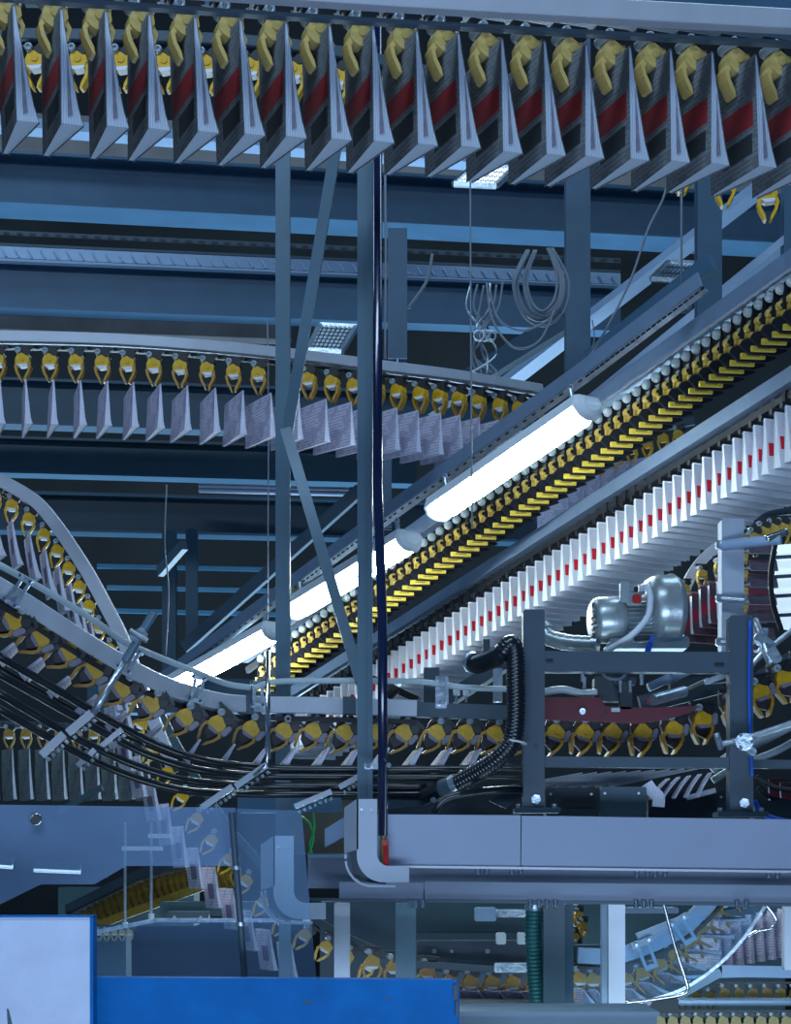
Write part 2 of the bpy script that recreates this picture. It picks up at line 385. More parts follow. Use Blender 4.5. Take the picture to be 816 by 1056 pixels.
# ---- building steel: big horizontal H beams
def hb(y_top, y_bot, Y, label, m='navy', x0=-60, x1=880, fl=.40, k=.055, name='steel_beam', kind=None):
    """web spans y_top..y_bot at x=0; the row sinks and recedes to the right"""
    h = U(y_bot - y_top, Y); hh = HY - (y_top + y_bot)/2
    def pt(x):
        Yx = Y*(1 + k*x/816); py = HY - hh*Y/Yx
        return P(x, py, Yx)
    b = B(); b.hbeam(pt(x0), pt(x1), h, fl); o = b.build(name, m)
    tag(o, label, 'beam'); return o, pt
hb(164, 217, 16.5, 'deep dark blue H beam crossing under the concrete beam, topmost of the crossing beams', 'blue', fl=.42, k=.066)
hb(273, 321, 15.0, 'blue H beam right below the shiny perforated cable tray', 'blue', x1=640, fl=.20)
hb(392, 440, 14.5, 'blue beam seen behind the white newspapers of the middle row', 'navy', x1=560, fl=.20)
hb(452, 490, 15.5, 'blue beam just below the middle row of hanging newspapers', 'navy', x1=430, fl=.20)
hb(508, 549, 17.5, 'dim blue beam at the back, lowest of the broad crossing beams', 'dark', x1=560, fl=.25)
for i, (y, x0, x1, lb) in enumerate([(584, 100, 292, 'thin dim blue rail at the back above the doubled lower rails'), (606, 110, 300, 'thin dim blue rail at the back, middle one of three'),
                             (630, 120, 300, 'thin dim blue rail at the back, lowest of three')]):
    b = B(); b.bar(P(x0, y, 18.5), P(x1, y+4, 18.8), U(4, 18.5), .08); tag(b.build('steel_rail', 'navy'), lb, 'beam')
# stubs of dark wall behind: horizontal grey beam over the middle row
b = B(); b.bar(P(-60, 333, 18), P(300, 346, 18.4), U(14, 18), .2); tag(b.build('concrete_ledge', 'dullg'), 'dull grey ledge between the blue beam and the middle conveyor rail', 'ledge')
b = B(); b.bar(P(-60, 124, 14), P(500, 168, 14.6), U(10, 14), .18); tag(b.build('pale_bar', 'pale'), 'pale straight bar seen below the foreground newspapers', 'duct')  # plain pale bar for a bright strip, not a known part

# ---- perforated cable tray along the beam
t = thing('cable_tray', 'long shiny perforated cable tray between the two uppermost blue beams', 'tray', P(300, 262, 15.2))
b = B()
def trp(x, dy, dY=0): Yx = 15.0*(1+.058*x/816); return P(x, HY-(HY-250-dy)*15.0/Yx, Yx+dY)
b.bar(trp(-60, -10), trp(640, -10), .035, .01); b.bar(trp(-60, 2), trp(640, 2), .02, .01)
b.build('side_rail', 'mach', t)
for k in range(52):
    x = -50 + 13.4*k
    q = trp(x, -4); B().bar(trp(x, -10, -.02), trp(x+6.5, -10, -.02), .018, .004).build('slot', 'machb', t)
b = B(); p0, p1 = trp(-60, 10), trp(640, 10); b.bar(p0, p1, .09, .012); b.build('tread_plate', 'rail2', t)
for k in range(52):
    x = -52 + 13.4*k
    B().bar(trp(x, 6, -.03), trp(x+5, 14, -.03), .012, .006).build('rib', 'pale', t)
b = B(); b.bar(trp(-60, 19, -.05), trp(640, 19, -.05), .035, .02); b.build('lip', 'pale', t)

# ---- columns and hangers of the building
def col(x0, x1, y0, y1, Y, m, lb, name='steel_column', flange=True):
    w = U(x1-x0, Y); xc = (x0+x1)/2
    b = B(); b.hcol(P(xc, y1, Y), P(xc, y0, Y), w, w*.9, .012); return tag(b.build(name, m), lb, 'column')
col(583, 608, -30, 392, 12.5, 'column', 'broad blue steel column left of centre right, reaching down to the lamp tray')
col(718, 743, 150, 334, 12.3, 'column', 'short broad blue steel column at the upper right above the yellow gripper row')
col(400, 420, 238, 372, 13.0, 'blue', 'blue steel post behind the dark pipe, above the middle conveyor')
col(807, 830, 190, 262, 12.8, 'column', 'dark steel column cut by the right edge')
col(385, 404, 430, 545, 14, 'column', 'dim blue steel post behind the long dark pipe below the middle papers')
col(448, 462, 455, 520, 14, 'column', 'dim narrow post between dark pipe and first lit lamp')
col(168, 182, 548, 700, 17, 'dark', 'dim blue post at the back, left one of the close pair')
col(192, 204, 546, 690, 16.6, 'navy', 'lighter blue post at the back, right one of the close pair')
def dg(p0, p1, w, d, m, lb, name='steel_brace', ref=(0, 0, 1)):
    b = B(); b.bar(P(*p0), P(*p1), d, w, ref); return tag(b.build(name, m), lb, 'beam')
dg((520, 398, 14.2), (800, 182, 12.9), .05, .16, 'pale', 'pale diagonal steel brace rising to the upper right behind the two broad columns')
dg((590, 432, 13.4), (830, 236, 12.9), .05, .20, 'pale', 'diagonal steel brace just above the yellow gripper conveyor, lamp light in its pale colour')  # pale paint stands in for lamp light on the underside
dg((440, 420, 13.6), (585, 330, 13.2), .14, .10, 'navy', 'dark blue diagonal beam behind the coiled cables')
dg((190, 668, 16.3), (372, 505, 15.6), .10, .05, 'mach', 'dim greenish diagonal brace at the back behind the left tall post')
dg((165, 590, 15.3), (190, 562, 15.0), .08, .05, 'mach', 'short dim greenish diagonal brace at the back on the left')
b = B(); b.bar(P(608, 371, 11.0), P(735, 270, 10.4), .05, .10, (0, 0, 1)); tag(b.build('steel_brace', 'blue'), 'blue box section lying along the top of the perforated lamp tray', 'beam')
# back wall frames
for (x0, x1, y0, y1, lb) in [(205, 270, 498, 512, 'dull pipe bundle in the gap below the middle beams')]:
    b = B()
    for k in range(3): b.tube([P(x0, y0+4*k, 17), P(x1+90, y0+4*k+4, 17)], .02, 8)
    tag(b.build('pipe_bundle', 'beam2'), lb, 'pipes')
# louvred ceiling lamps and gratings, lit
def louvre(pts, nx, ny, lb, name, m, group=None):
    """pts: 4 corners; a frame with rows of cells"""
    a, b_, c, d = [P(*q) for q in pts]; t = thing(name, lb, 'lamp' if m == 'ceil' else 'grating', (a+b_+c+d)/4)
    f = B(); 
    for p, q in ((a,b_),(b_,c),(c,d),(d,a)): f.bar(p, q, .03, .03, (0,0,1))
    f.build('frame', 'galv', t)
    nn = (b_-a).cross(d-a).normalized()
    if nn.dot(-a) < 0: nn = -nn
    g = B()
    for i in range(nx):
        for j in range(ny):
            u0, u1 = (i+.18)/nx, (i+.82)/nx; v0, v1 = (j+.2)/ny, (j+.8)/ny
            q = [(a.lerp(b_, u)).lerp(d.lerp(c, u), v) for u, v in ((u0,v0),(u1,v0),(u1,v1),(u0,v1))]
            g.prism(q, nn*.006)
    g.build('cells', m, t)
    pl = B(); pl.prism([a-nn*.004, b_-nn*.004, c-nn*.004, d-nn*.004], -nn*.02); pl.build('back_plate', 'mach', t)
louvre([(468,190,12.0),(512,192,12.0),(530,174,12.2),(488,172,12.2)], 9, 4, 'small lit louvre lamp under the foreground newspapers, by the thin hanging rod', 'ceiling_lamp', 'ceil')
louvre([(530,172,11.6),(546,164,11.6),(566,150,11.9),(552,156,11.9)], 7, 2, 'narrow lit strip lamp left of the broad steel column', 'ceiling_lamp', 'ceil')
louvre([(318,361,13.0),(352,363,13.0),(368,337,13.4),(330,335,13.4)], 8, 7, 'bright perforated grating panel between the brace and the tall post', 'grating', 'lampend')
louvre([(672,288,12.9),(705,290,12.9),(722,272,13.2),(690,270,13.2)], 8, 3, 'perforated plate glimpsed between diagonal brace and hanging rod', 'grating', 'galv')

# hanging rods and wires
def wire(pts, r, m, lb, name='hanging_wire', cat='wire', n=6):
    b = B(); b.tube(PP(pts, n), r, 8); return tag(b.build(name, m), lb, cat)
wire([(485, 60, 8.6), (485.5, 300, 8.6), (487, 545, 8.6)], .004, 'cable', 'thin straight hanging rod just right of the dark pipe, reaching the first lamp', 'hanging_rod', 'rod', 2)
wire([(703, 100, 9.0), (703, 312, 9.0)], .006, 'cable', 'straight hanging rod holding up the perforated lamp tray', 'hanging_rod', 'rod', 2)
wire([(690, 180, 9.4), (684, 205, 9.4), (668, 238, 9.4), (650, 290, 9.4), (625, 340, 9.4), (608, 366, 9.6)], .006, 'cable', 'slack pale cable slanting down from the papers to the lamp tray')
wire([(611, 330, 9.6), (613, 350, 9.6), (606, 380, 9.6)], .003, 'cable', 'short thin wire beside the broad steel column above the first lamp')
wire([(172, 500, 10.4), (170, 560, 10.4), (174, 610, 10.4), (171, 676, 10.4)], .004, 'cable', 'thin wavy wire hanging in front of the dim blue post pair')
wire([(276, 330, 10.8), (277, 450, 10.8), (276, 640, 10.8)], .004, 'cable', 'thin straight rod hanging just left of the tall left post', 'hanging_rod', 'rod', 2)
wire([(397, 160, 9.0), (398, 260, 9.0), (397, 370, 9.0)], .006, 'cable', 'grey conduit beside the long dark pipe', 'conduit', 'pipe', 2)
wire([(446, 262, 12), (440, 290, 12), (421, 318, 12)], .010, 'cable', 'short thick grey cable slanting to the blue post', 'cable', 'cable')
# coil of cable
t = thing('cable_coil', 'big loose coil of grey cable hanging left of the broad steel column', 'cable', P(560, 270, 11.5))
for k in range(7):
    w = 17 + 2.2*k; cx = 562 + random.uniform(-5, 4); top = 258; h = 62 + 5*random.random() + 2*k
    pts = [(cx-w*.5, top, 11.5), (cx-w, top+h*.45, 11.5-.01*k), (cx-w*.7, top+h*.85, 11.5), (cx, top+h, 11.5+.01*k), (cx+w*.7, top+h*.8, 11.5), (cx+w*.85, top+h*.4, 11.5), (cx+w*.3, top-2, 11.5)]
    bb = B(); bb.tube(PP(pts, 6), .0085, 7); bb.build('loop', 'cable', t)
t = thing('cable_bundle', 'knotted bundle of grey cables hanging beside the thin straight rod', 'cable', P(500, 292, 11.3))
for k in range(6):
    x = 486 + 6.5*k
    pts = [(x, 291+random.uniform(0,4), 11.3), (x-3+random.uniform(-3,3), 318, 11.3), (496+random.uniform(-8,8), 340, 11.3-.01*k), (490+random.uniform(-4,24), 365, 11.3), (486+5.5*k, 384, 11.3)]
    bb = B(); bb.tube(PP(pts, 6), .007, 7); bb.build('strand', 'cable' if k % 3 else 'galv', t)
bb = B(); bb.tube(PP([(502, 292, 11.3), (508, 330, 11.25), (530, 358, 11.2), (556, 352, 11.25), (572, 320, 11.3)], 7), .007, 7); bb.build('strand', 'cable', t)
bb = B(); bb.tube(PP([(505, 300, 11.3), (515, 330, 11.25), (540, 341, 11.2), (566, 330, 11.3)], 7), .007, 7); bb.build('strand', 'cable', t)
for k in range(3): 
    bb = B(); bb.ring(P(494+6*k, 346, 11.2), (0.2,1,0.2*k), .03, .006); bb.build('knot', 'galv', t)
# ================================================================== CONVEYORS
EX = Vector((1, 0, 0)); EY = Vector((0, 1, 0)); EZ = Vector((0, 0, 1))
def rail(pts, h, d, m, name, lb, n=8, chain=True, up=False, smooth=False):
    """aluminium rail: box face h tall, d deep; its black chain guide runs underneath as a part"""
    path = PP(pts, n) if n > 1 else [P(*q) for q in pts]
    t = thing(name, lb, 'conveyor rail', (path[0] + path[-1])/2)
    b = B(); q = .003
    pr = [(-d/2,-h/2+q),(-d/2+q,-h/2),(d/2-q,-h/2),(d/2,-h/2+q),(d/2,h/2-q),(d/2-q,h/2),(-d/2+q,h/2),(-d/2,h/2-q)]
    b.sweep(path, pr, (0, 1, 0)); b.build('rail_profile', m, t)
    return t, path
def chain_guide(t, path, off, h, d, m='black', dy=0.0, name='chain_guide'):
    """strip parallel to the rail, off metres below it (perpendicular to the run)"""
    out = []
    for i, p in enumerate(path):
        tg = (path[min(i+1, len(path)-1)] - path[max(i-1, 0)]).normalized()
        nn = tg.cross(EY).normalized()
        if nn.z > 0: nn = -nn
        out.append(p + nn*off + EY*dy)
    b = B(); b.sweep(out, [(-d/2,-h/2),(d/2,-h/2),(d/2,h/2),(-d/2,h/2)], (0, 1, 0)); b.build(name, m, t)
    return out

# ---------- A: foreground conveyor along the top
GA = make_gripper('cream', 'cream', .004, 'cream')
NA = make_paper(.275, .33, .006, .058, M['pt'], M['edget'], 0.0, lean=.004, tf=.016)
tA, pA = rail([(-60, -32, 5.35), (400, -1, 5.55), (900, 27, 5.8)], .058, .05, 'rail', 'conveyor_rail', 'pale aluminium conveyor rail crossing the top edge over the large newspapers', 4)
chain_guide(tA, pA, .042, .012, .03, 'mach', .06)
_r = [c for c in COL.objects if c.parent == NA]
b = B(); b.prism([(.020,-.0006,-.12),(.036,-.0006,-.300),(.022,-.0006,-.306)], (0,.004,0)); b.build('page_gap', 'steelv', NA); remember(NA)
xsA = [-37, 13, 62, 108, 153, 200, 247, 294, 339, 384, 429, 472, 517, 561, 604, 649, 691, 734, 779, 823]
for i, x in enumerate(xsA):
    yt = 4 + 50*x/779 + (3 if x > 500 else 0); Y = 5.5 + .3*x/816
    vis = i
    lab = 'large blurred newspaper on the top conveyor, ' + ('cut by the left edge' if i == 0 else ordi(i) + ' in the row from the left')
    if i == len(xsA)-1: lab = 'large newspaper on the top conveyor, cut by the right edge'
    put(NA, USED, P(x, yt, Y), RZ(20 + random.uniform(-2, 2)) @ RY(random.uniform(-2.5, 1)), lab, 'newspaper', 'large newspapers on the top conveyor')
    lab = 'pale yellow gripper on the top conveyor, holding the ' + ('newspaper at the left edge' if i == 0 else 'newspaper at the right edge' if i == len(xsA)-1 else ordi(i) + ' large newspaper from the left')
    put(GA, USED, P(x, yt, Y) + Vector((-.040, .12, .085)), RZ(20), lab, 'gripper', 'pale yellow grippers of the top conveyor', 1.05)
# bridge hardware over the rail
for i, (x, y) in enumerate([(60, 2), (228, 6), (345, 13)]):
    t = thing('rail_bracket', ['blue grey bracket above the papers near the top left corner', 'blue grey bracket at the top edge above the papers, left of the tall posts', 'blue grey bracket at the top edge above the dark pipe'][i], 'bracket', P(x, y, 5.9))
    b = B(); b.bbox(P(x, y-6, 5.95), (.22, .05, .05), .008); b.build('plate', 'blue', t)
    for k in (-1, 1): B().cyl(P(x+26*k, y-4, 5.91), P(x+26*k, y-4, 5.87), .012, 6).build('bolt', 'galv', t)
b = B(); b.bar(P(-60, -30, 6.3), P(880, 22, 6.5), .16, .08, (0,0,1)); tag(b.build('steel_beam', 'blue'), 'blue beam right behind the top aluminium conveyor rail', 'beam')

# ---------- A2: conveyor glimpsed behind the big papers
GA2 = make_gripper('yellow', 'yellow', .002)
b = B(); pts = [P(-60, 36, 6.9), P(300, 52, 7.0), P(560, 92, 7.15), P(900, 172, 7.3)]
tA2, pA2 = rail([(-60, 36, 6.9), (300, 48, 7.0), (560, 108, 7.15), (720, 152, 7.2), (900, 212, 7.3)], .04, .05, 'mach', 'conveyor_rail', 'dark conveyor rail half hidden behind the large foreground newspapers', 6)
n = 20
for i in range(n):
    x = -8 + 44.5*i; q = None
    for a, c in zip(pA2[:-1], pA2[1:]):
        xa = HX + F*a.x/a.y; xc = HX + F*c.x/c.y
        if xa <= x <= xc: q = a.lerp(c, (x-xa)/(xc-xa)); break
    if q is None: continue
    put(GA2, USED, q + Vector((0, .02, -.03)), RZ(-5), 'bright yellow gripper in the gap behind the large newspapers, ' + ordi(i) + ' from the left', 'gripper', 'bright yellow grippers behind the top papers', .95)

# ---------- B: middle row
GB = make_gripper('yellow', 'amber'); NB = make_paper(.31, .208, .006, .030, M['pw'], M['edge'], -.006, tf=.008)
tB, pB = rail([(-60, 347, 9.3), (120, 351, 9.4), (272, 363, 9.55), (400, 379, 9.9), (470, 388, 10.2), (556, 402, 10.8)], .052, .06, 'rail', 'conveyor_rail', 'pale rail of the middle conveyor carrying small newspapers, running behind the posts', 6)
chain_guide(tB, pB, .045, .014, .03, 'black', .02)
xsB = [-6, 20, 48, 75, 102, 128, 155, 182, 210, 237, 263, 289, 315, 339, 362, 385, 407, 430, 450, 470, 490, 512, 532, 550]
def onpath(path, x):
    for a, c in zip(path[:-1], path[1:]):
        xa = HX + F*a.x/a.y; xc = HX + F*c.x/c.y
        if min(xa, xc) <= x <= max(xa, xc): return a.lerp(c, (x-xa)/(xc-xa))
    return path[-1] if x > 0 else path[0]
for i, x in enumerate(xsB):
    q = onpath(pB, x); yaw = 14 + 6*max(0,x)/235 if x < 235 else min(40, 21 + (x-235)*.17); 
    g = P(x+4, HY-(q.z-CZ)/q.y*F + 12, q.y)
    put(GB, USED, g, RZ(0 if x < 235 else -min(25, (x-235)*.15)) , 'yellow gripper on the middle conveyor, ' + ordi(i) + ' from the left', 'gripper', 'yellow grippers of the middle conveyor', .95)
    k = math.radians(yaw)
    w = .31; o = Vector((math.sin(k)*w*.5, -math.cos(k)*w*.5, 0))
    put(NB, USED, g + Vector((-.002, 0, -.186)) + o, RZ(yaw + random.uniform(-1.5,1.5)) @ RY(random.uniform(-2,2)), 'small pale newspaper hanging in the middle row, ' + ordi(i) + ' from the left', 'newspaper', 'small newspapers of the middle row')

# ---------- C: arc at the left running down behind the foreground conveyor
GC = make_gripper('yellow', 'yellow'); NC2 = make_paper(.23, .21, .005, .020, M['pc'], M['edge'], .010, tf=.006)
NC = make_paper(.24, .23, .005, .024, M['pc'], M['edge'], .012, tf=.006)
tC, pC = rail([(-40, 480, 10.0), (0, 496, 10.0), (36, 517, 10.0), (56, 539, 10.0), (73, 563, 10.0), (92, 593, 10.0), (111, 628, 10.0), (128, 662, 10.0), (150, 720, 10.0), (178, 790, 10.0)], .068, .07, 'rail', 'conveyor_rail', 'pale curved rail arching down at the left edge beside yellow grippers', 6)
ctrC = [(-24, 508), (-7, 514), (11, 523), (29, 537), (45, 553), (59, 570), (71, 588), (82, 607), (92, 627), (103, 649), (114, 672), (126, 698), (138, 724), (150, 750), (163, 776), (177, 800), (192, 825), (207, 848), (222, 870), (240, 890), (258, 912), (276, 934), (296, 954), (318, 968), (340, 980), (362, 990), (385, 999)]
chain_guide(tC, pC, .06, .012, .03, 'black', .0)
b = B(); q2 = catmull([P(x+16, y-14, 10.05) for x, y in ctrC[13:]], 4); b.sweep(q2, [(-.03,-.02),(.03,-.02),(.03,.02),(-.03,.02)], (0,1,0))
tag(b.build('conveyor_rail', 'tealp'), 'dark lower rail carrying grippers down behind the clear acrylic sheet', 'conveyor rail')
for i, (x, y) in enumerate(ctrC):
    a = ctrC[max(i-1,0)]; c = ctrC[min(i+1, len(ctrC)-1)]; ang = math.degrees(math.atan2(c[1]-a[1], c[0]-a[0]))
    g = P(x+3, y-12, 10.0)
    where = 'on the left arc' if i < 12 else 'descending behind the clear acrylic'
    put(GC, USED, g, RZ(8) @ RY(ang*.25 if i < 12 else 38), 'yellow gripper ' + where + ', ' + ordi(i if i < 12 else i-12) + ' from its top', 'gripper', 'yellow grippers of the descending conveyor', .88)
    k = math.radians(38)
    if i < 24:
        put(NC if i < 12 else NC2, USED, g + (Vector((.012, -.11, -.145)) if i < 12 else Vector((-.100, -.09, -.085))), RZ(17 if i < 12 else 22) @ RY(-4 + random.uniform(-2,2)), 'pale newspaper hanging ' + where + ', ' + ordi(i if i < 12 else i-12) + ' from its top', 'newspaper', 'newspapers of the descending conveyor')

# ---------- D: foreground S-curve conveyor with black tubes
RD = [(-40, 583, 6.9), (0, 606, 7.0), (33, 626, 7.1), (67, 648, 7.2), (105, 672, 7.35), (143, 694, 7.5), (175, 709, 7.65), (203, 718, 7.8), (235, 725, 7.9), (272, 727, 8.0), (330, 728, 8.0), (430, 731, 8.0)]
tD, pD = rail(RD, .068, .06, 'rail', 'conveyor_rail', 'broad pale rail sweeping down from the left edge and running level behind the tall posts', 8)
gD = chain_guide(tD, pD, .055, .02, .035, 'black', .0)
b = B(); b.bar(P(428, 732, 8.0), P(540, 736, 8.0), .06, .055); tag(b.build('conveyor_rail', 'mach'), 'dark rail continuing the pale sweeping rail towards the dark machine post', 'conveyor rail')
b = B(); b.bar(P(246, 727.5, 7.96), P(262, 727.5, 7.96), .075, .07); b.bar(P(354, 728, 7.96), P(367, 728, 7.96), .07, .07); tag(b.build('rail_joint', 'mach'), 'grey sleeve joints on the pale level rail left of the tall post', 'joint')
for (pts, lb) in [([(-40, 562, 6.85), (0, 583, 6.9), (33, 601, 7.0), (67, 621, 7.1), (100, 642, 7.2), (127, 661, 7.3), (160, 676, 7.45), (200, 692, 7.6), (233, 705, 7.75), (258, 709, 7.8)], 'grey round guide rod running above the sweeping pale rail at the left'),
                  ([(262, 710, 7.8), (285, 703, 7.8), (350, 702, 7.8), (430, 703, 7.8), (480, 709, 7.8), (544, 711, 7.8)], 'grey round guide rod above the level rail, behind the tall post')]:
    b = B(); b.tube(PP(pts, 8), .0125, 10); tag(b.build('guide_rod', 'clrod'), lb, 'rod')
GD = make_gripper('yellow', 'amber', .006, 'steelv', True); ND = make_paper(.24, .10, .008, .026, M['pc'], M['edge'], .0)
cD = [(-14, 627, -38), (13, 641, -38), (42, 658, -36), (70, 673, -34), (97, 692, -32), (125, 711, -30), (155, 727, -26), (190, 741, -20), (223, 748, -14), (258, 753, -12), (292, 755, -12), (322, 755, -12), (354, 757, -12), (385, 757, -12), (415, 757, -12), (449, 757, -12), (479, 757, -12), (509, 758, -12), (541, 759, -12),
      (572, 757, -8), (602, 757, -8), (631, 757, -8), (662, 757, 0), (694, 754, 8), (724, 744, 14), (756, 731, 22), (784, 716, 28), (808, 702, 30), (832, 688, 32)]
def YD(x): return 7.05 + min(1.0, max(0, x/272))*.98
for i, (x, y, a) in enumerate(cD):
    Y = YD(x); R = RY(-a + (30 if x < 550 else 16))
    up = R @ EZ
    c = P(x, y, Y)
    hit = 'before the dark machine post' if x < 550 else 'inside the dark machine frame'
    k = i if x < 550 else i - 19
    put(GD, USED, c + up*.066, R @ RZ(6), 'yellow gripper of the sweeping foreground conveyor ' + hit + ', ' + ordi(k) + ' from the left', 'gripper', 'yellow grippers of the sweeping conveyor', 1.0)
    if x < 540:
        dn = Vector((-.085, -.10, -.03)) if x < 200 else Vector((-.06, -.10, -.065))
        put(ND, USED, c + dn, RZ(8) @ RY(52 if x < 200 else 38), 'folded newspaper dragged under the sweeping conveyor, ' + ordi(i) + ' from the left', 'newspaper', 'newspapers dragged along the black tubes')
# black tubes
T0 = [[(-40, 652), (0, 677), (60, 712), (110, 741), (160, 767), (210, 784), (265, 791), (330, 793), (480, 793), (545, 793)],
      [(-40, 670), (0, 695), (60, 729), (110, 757), (155, 779), (205, 794), (265, 800), (330, 801), (480, 802), (545, 802)],
      [(-40, 690), (0, 715), (50, 745), (100, 772), (150, 793), (200, 806), (262, 810), (330, 811), (440, 812)],
      [(-40, 706), (0, 731), (50, 760), (95, 784), (145, 804), (196, 816), (262, 819), (330, 819), (440, 819)],
      [(-40, 664), (0, 689), (58, 722), (100, 745), (150, 768), (200, 786), (262, 796), (330, 797), (440, 797)]]
for k, tl in enumerate(T0):
    b = B(); b.tube(PP([(x, y, 7.0 + min(1, max(0, x/272))*.9 + (.16 if k == 4 else 0)) for x, y in tl], 8), .0155 if k < 4 else .009, 12)
    tag(b.build('guide_tube', 'rubber'), ['black guide tube under the sweeping conveyor, uppermost of the bundle', 'black guide tube under the sweeping conveyor, second of the bundle from above',
        'black guide tube under the sweeping conveyor, second of the bundle from below', 'black guide tube under the sweeping conveyor, lowest of the bundle', 'thin black guide tube just behind the two uppermost thick ones'][k], 'tube')
# slotted brackets with bolts that hold the tubes
def slot_bracket(x0, y0, x1, y1, Y, nb, lb, w=.03, side=-1):
    a, c = P(x0, y0, Y), P(x1, y1, Y); t = thing('slotted_bracket', lb, 'bracket', (a+c)/2)
    b = B(); b.bar(a, c, w, .012); b.build('strip', 'shine', t)
    d = (c-a).normalized(); nn = d.cross(EY)
    for k in range(nb):
        q = a.lerp(c, (k+.5)/nb) + nn*(side*(w*.5+.012)); B().cyl(q-EY*.02-nn*.010, q-EY*.02+nn*.002, .007, 6).build('bolt', 'galv', t)
slot_bracket(43, 779, 66, 757, 6.95, 5, 'bright bolted strip at the lower end of the long clamp rod, lower left one')
slot_bracket(70, 756, 95, 735, 6.98, 5, 'bright bolted strip on the long clamp rod, upper one of the two')
slot_bracket(80, 790, 98, 773, 7.3, 4, 'small bolted strip clamping the black tubes, lower one by the long rod', .02)
slot_bracket(104, 770, 126, 752, 7.35, 5, 'small bolted strip clamping the black tubes, upper one right of the long rod', .02)
slot_bracket(208, 833, 240, 811, 7.6, 7, 'bright bolted strip under the tubes just above the clear acrylic edge', .025)
slot_bracket(243, 811, 275, 789, 7.6, 6, 'bright bolted strip at the foot of the upright polished rod', .025)
slot_bracket(304, 832, 342, 816, 7.75, 7, 'bright bolted strip under the tubes left of the C shaped cover', .022)
slot_bracket(350, 812, 373, 799, 7.75, 5, 'bright bolted strip touching the tall post at tube level', .022)
t = thing('clamp_rod', 'long slanting clamp rod crossing the sweeping rail at the left', 'rod', P(125, 690, 6.95))
b = B(); b.tube([P(96, 736, 6.95), P(104, 722, 6.95), P(131, 680, 6.95)], .012, 8); b.build('lower_rod', 'galv', t)
b = B(); b.cyl(P(129, 682, 6.95), P(159, 631, 6.95), .016, 12); b.build('upper_rod', 'post', t)
b = B(); b.bbox(P(143, 655, 6.95), (.06, .05, .035), .008, RY(-30)); b.cyl(P(134, 650, 6.9), P(152, 661, 6.9), .01, 8); b.build('clamp', 'galv', t)
t = thing('support_rod', 'upright polished steel rod in front of the level pale rail', 'rod', P(276, 730, 7.6))
b = B(); b.tube([P(276.5, 671, 7.6), P(276.5, 782, 7.6), P(273, 790, 7.6), P(262, 800, 7.6)], .010, 10); b.build('rod', 'chrome', t)
def rail_clamp(x, y, Y, ang, lb, hgt=.12):
    t = thing('rail_clamp', lb, 'clamp', P(x, y, Y)); R = RY(-ang)
    for s in (-1, 1):
        b = B(); b.bbox(P(x, y, Y) + R @ Vector((s*.016, -.045, 0)), (.012, .012, hgt), .003, R); b.build('arm', 'galv', t)
    for z in (-.42, .42):
        b = B(); b.bbox(P(x, y, Y) + R @ Vector((0, -.05, hgt*z)), (.062, .026, .016), .004, R); b.build('jaw', 'galv', t)
    for s in (-1, 1):
        for z in (-.42, .42):
            q = P(x, y, Y) + R @ Vector((s*.022, -.068, hgt*z)); B().cyl(q, q-EY*.012, .007, 6).build('bolt', 'chrome', t)
rail_clamp(22, 612, 7.02, -33, 'galvanised clamp on the sweeping rail nearest the left edge')
rail_clamp(136, 682, 7.42, -30, 'galvanised clamp on the sweeping rail next to the long clamp rod', .10)
rail_clamp(205, 712, 7.72, -10, 'galvanised clamp on the sweeping rail below the third lamp', .11)
rail_clamp(267, 717, 7.92, 0, 'galvanised clamp on the rail beside the upright polished rod', .11)
t = thing('rail_clamp', 'pale perforated clamp plate on the rail right of the dark pipe', 'clamp', P(455, 714, 7.8))
b = B(); b.bbox(P(455, 714, 7.8), (.045, .012, .13), .004); b.build('plate', 'galv', t)
b = B(); b.bbox(P(461, 712, 7.77), (.012, .05, .11), .003); b.build('flange', 'galv', t)
for s in (-13, 11): B().cyl(P(454, 714+s, 7.79), P(454, 714+s, 7.76), .007, 6).build('bolt', 'chrome', t)

# ---------- G: yellow gripper conveyor receding to the lower left
def make_gripper_back():
    r = proto_root('gripper')
    b = B(); b.lathe([(-.03,.001),(-.03,.014),(-.022,.024),(-.008,.024),(0,.014),(0,.001)], (-.022,0,-.046), (1,0,0), 14); b.build('roller', 'ring2', r)
    b = B(); b.prism([(.014,-.008,-.03),(.014,.008,-.03),(.010,.016,-.12),(.010,.020,-.19),(.010,.100,-.20),(.010,.150,-.236),(.010,.095,-.256),(.010,-.03,-.252),(.010,-.07,-.215),(.010,-.055,-.19),(.010,-.020,-.185),(.010,-.016,-.12)], (.024,0,0)); b.build('carrier', 'matt', r)
    b = B(); b.lathe([(-.030,.001),(-.030,.014),(-.022,.022),(.0,.024),(.010,.02)], (0,.012,-.112), (1,0,0), 14)
    b.bbox((.0,.018,-.142), (.03,.042,.045), .01); b.build('housing', 'gold', r)
    b = B(); b.cyl((-.030,.012,-.112), (-.034,.012,-.112), .010, 10); b.build('hub', 'matt', r)
    b = B(); b.bbox((0,.018,-.172), (.036,.095,.02), .005); b.build('cross_bar', 'gold', r)
    b = B(); b.bbox((-.008,.030,-.236), (.022,.112,.025), .003); lp = b.build('lip', 'lblyel', r)
    b = B(); b.bbox((-.020,.030,-.236), (.002,.060,.007), .0005); b.build('imprint', 'umber', r)
    for ch in [c for c in COL.objects if c.parent == r]:
        for v in ch.data.vertices: v.co.y = -v.co.y
        ch.data.flip_normals()
    return remember(r)
GG = make_gripper_back()
G0, G1 = P(884, 232, 7.95), P(250, 690, 12.4)
Yg = lambda x: 8.4 + (12.3-8.4)*(816-x)/(816-262)
tG = thing('conveyor_rail', 'blue grey rail rising from the third lamp to the right edge over the yellow grippers', 'conveyor rail', P(540, 470, 10.2))
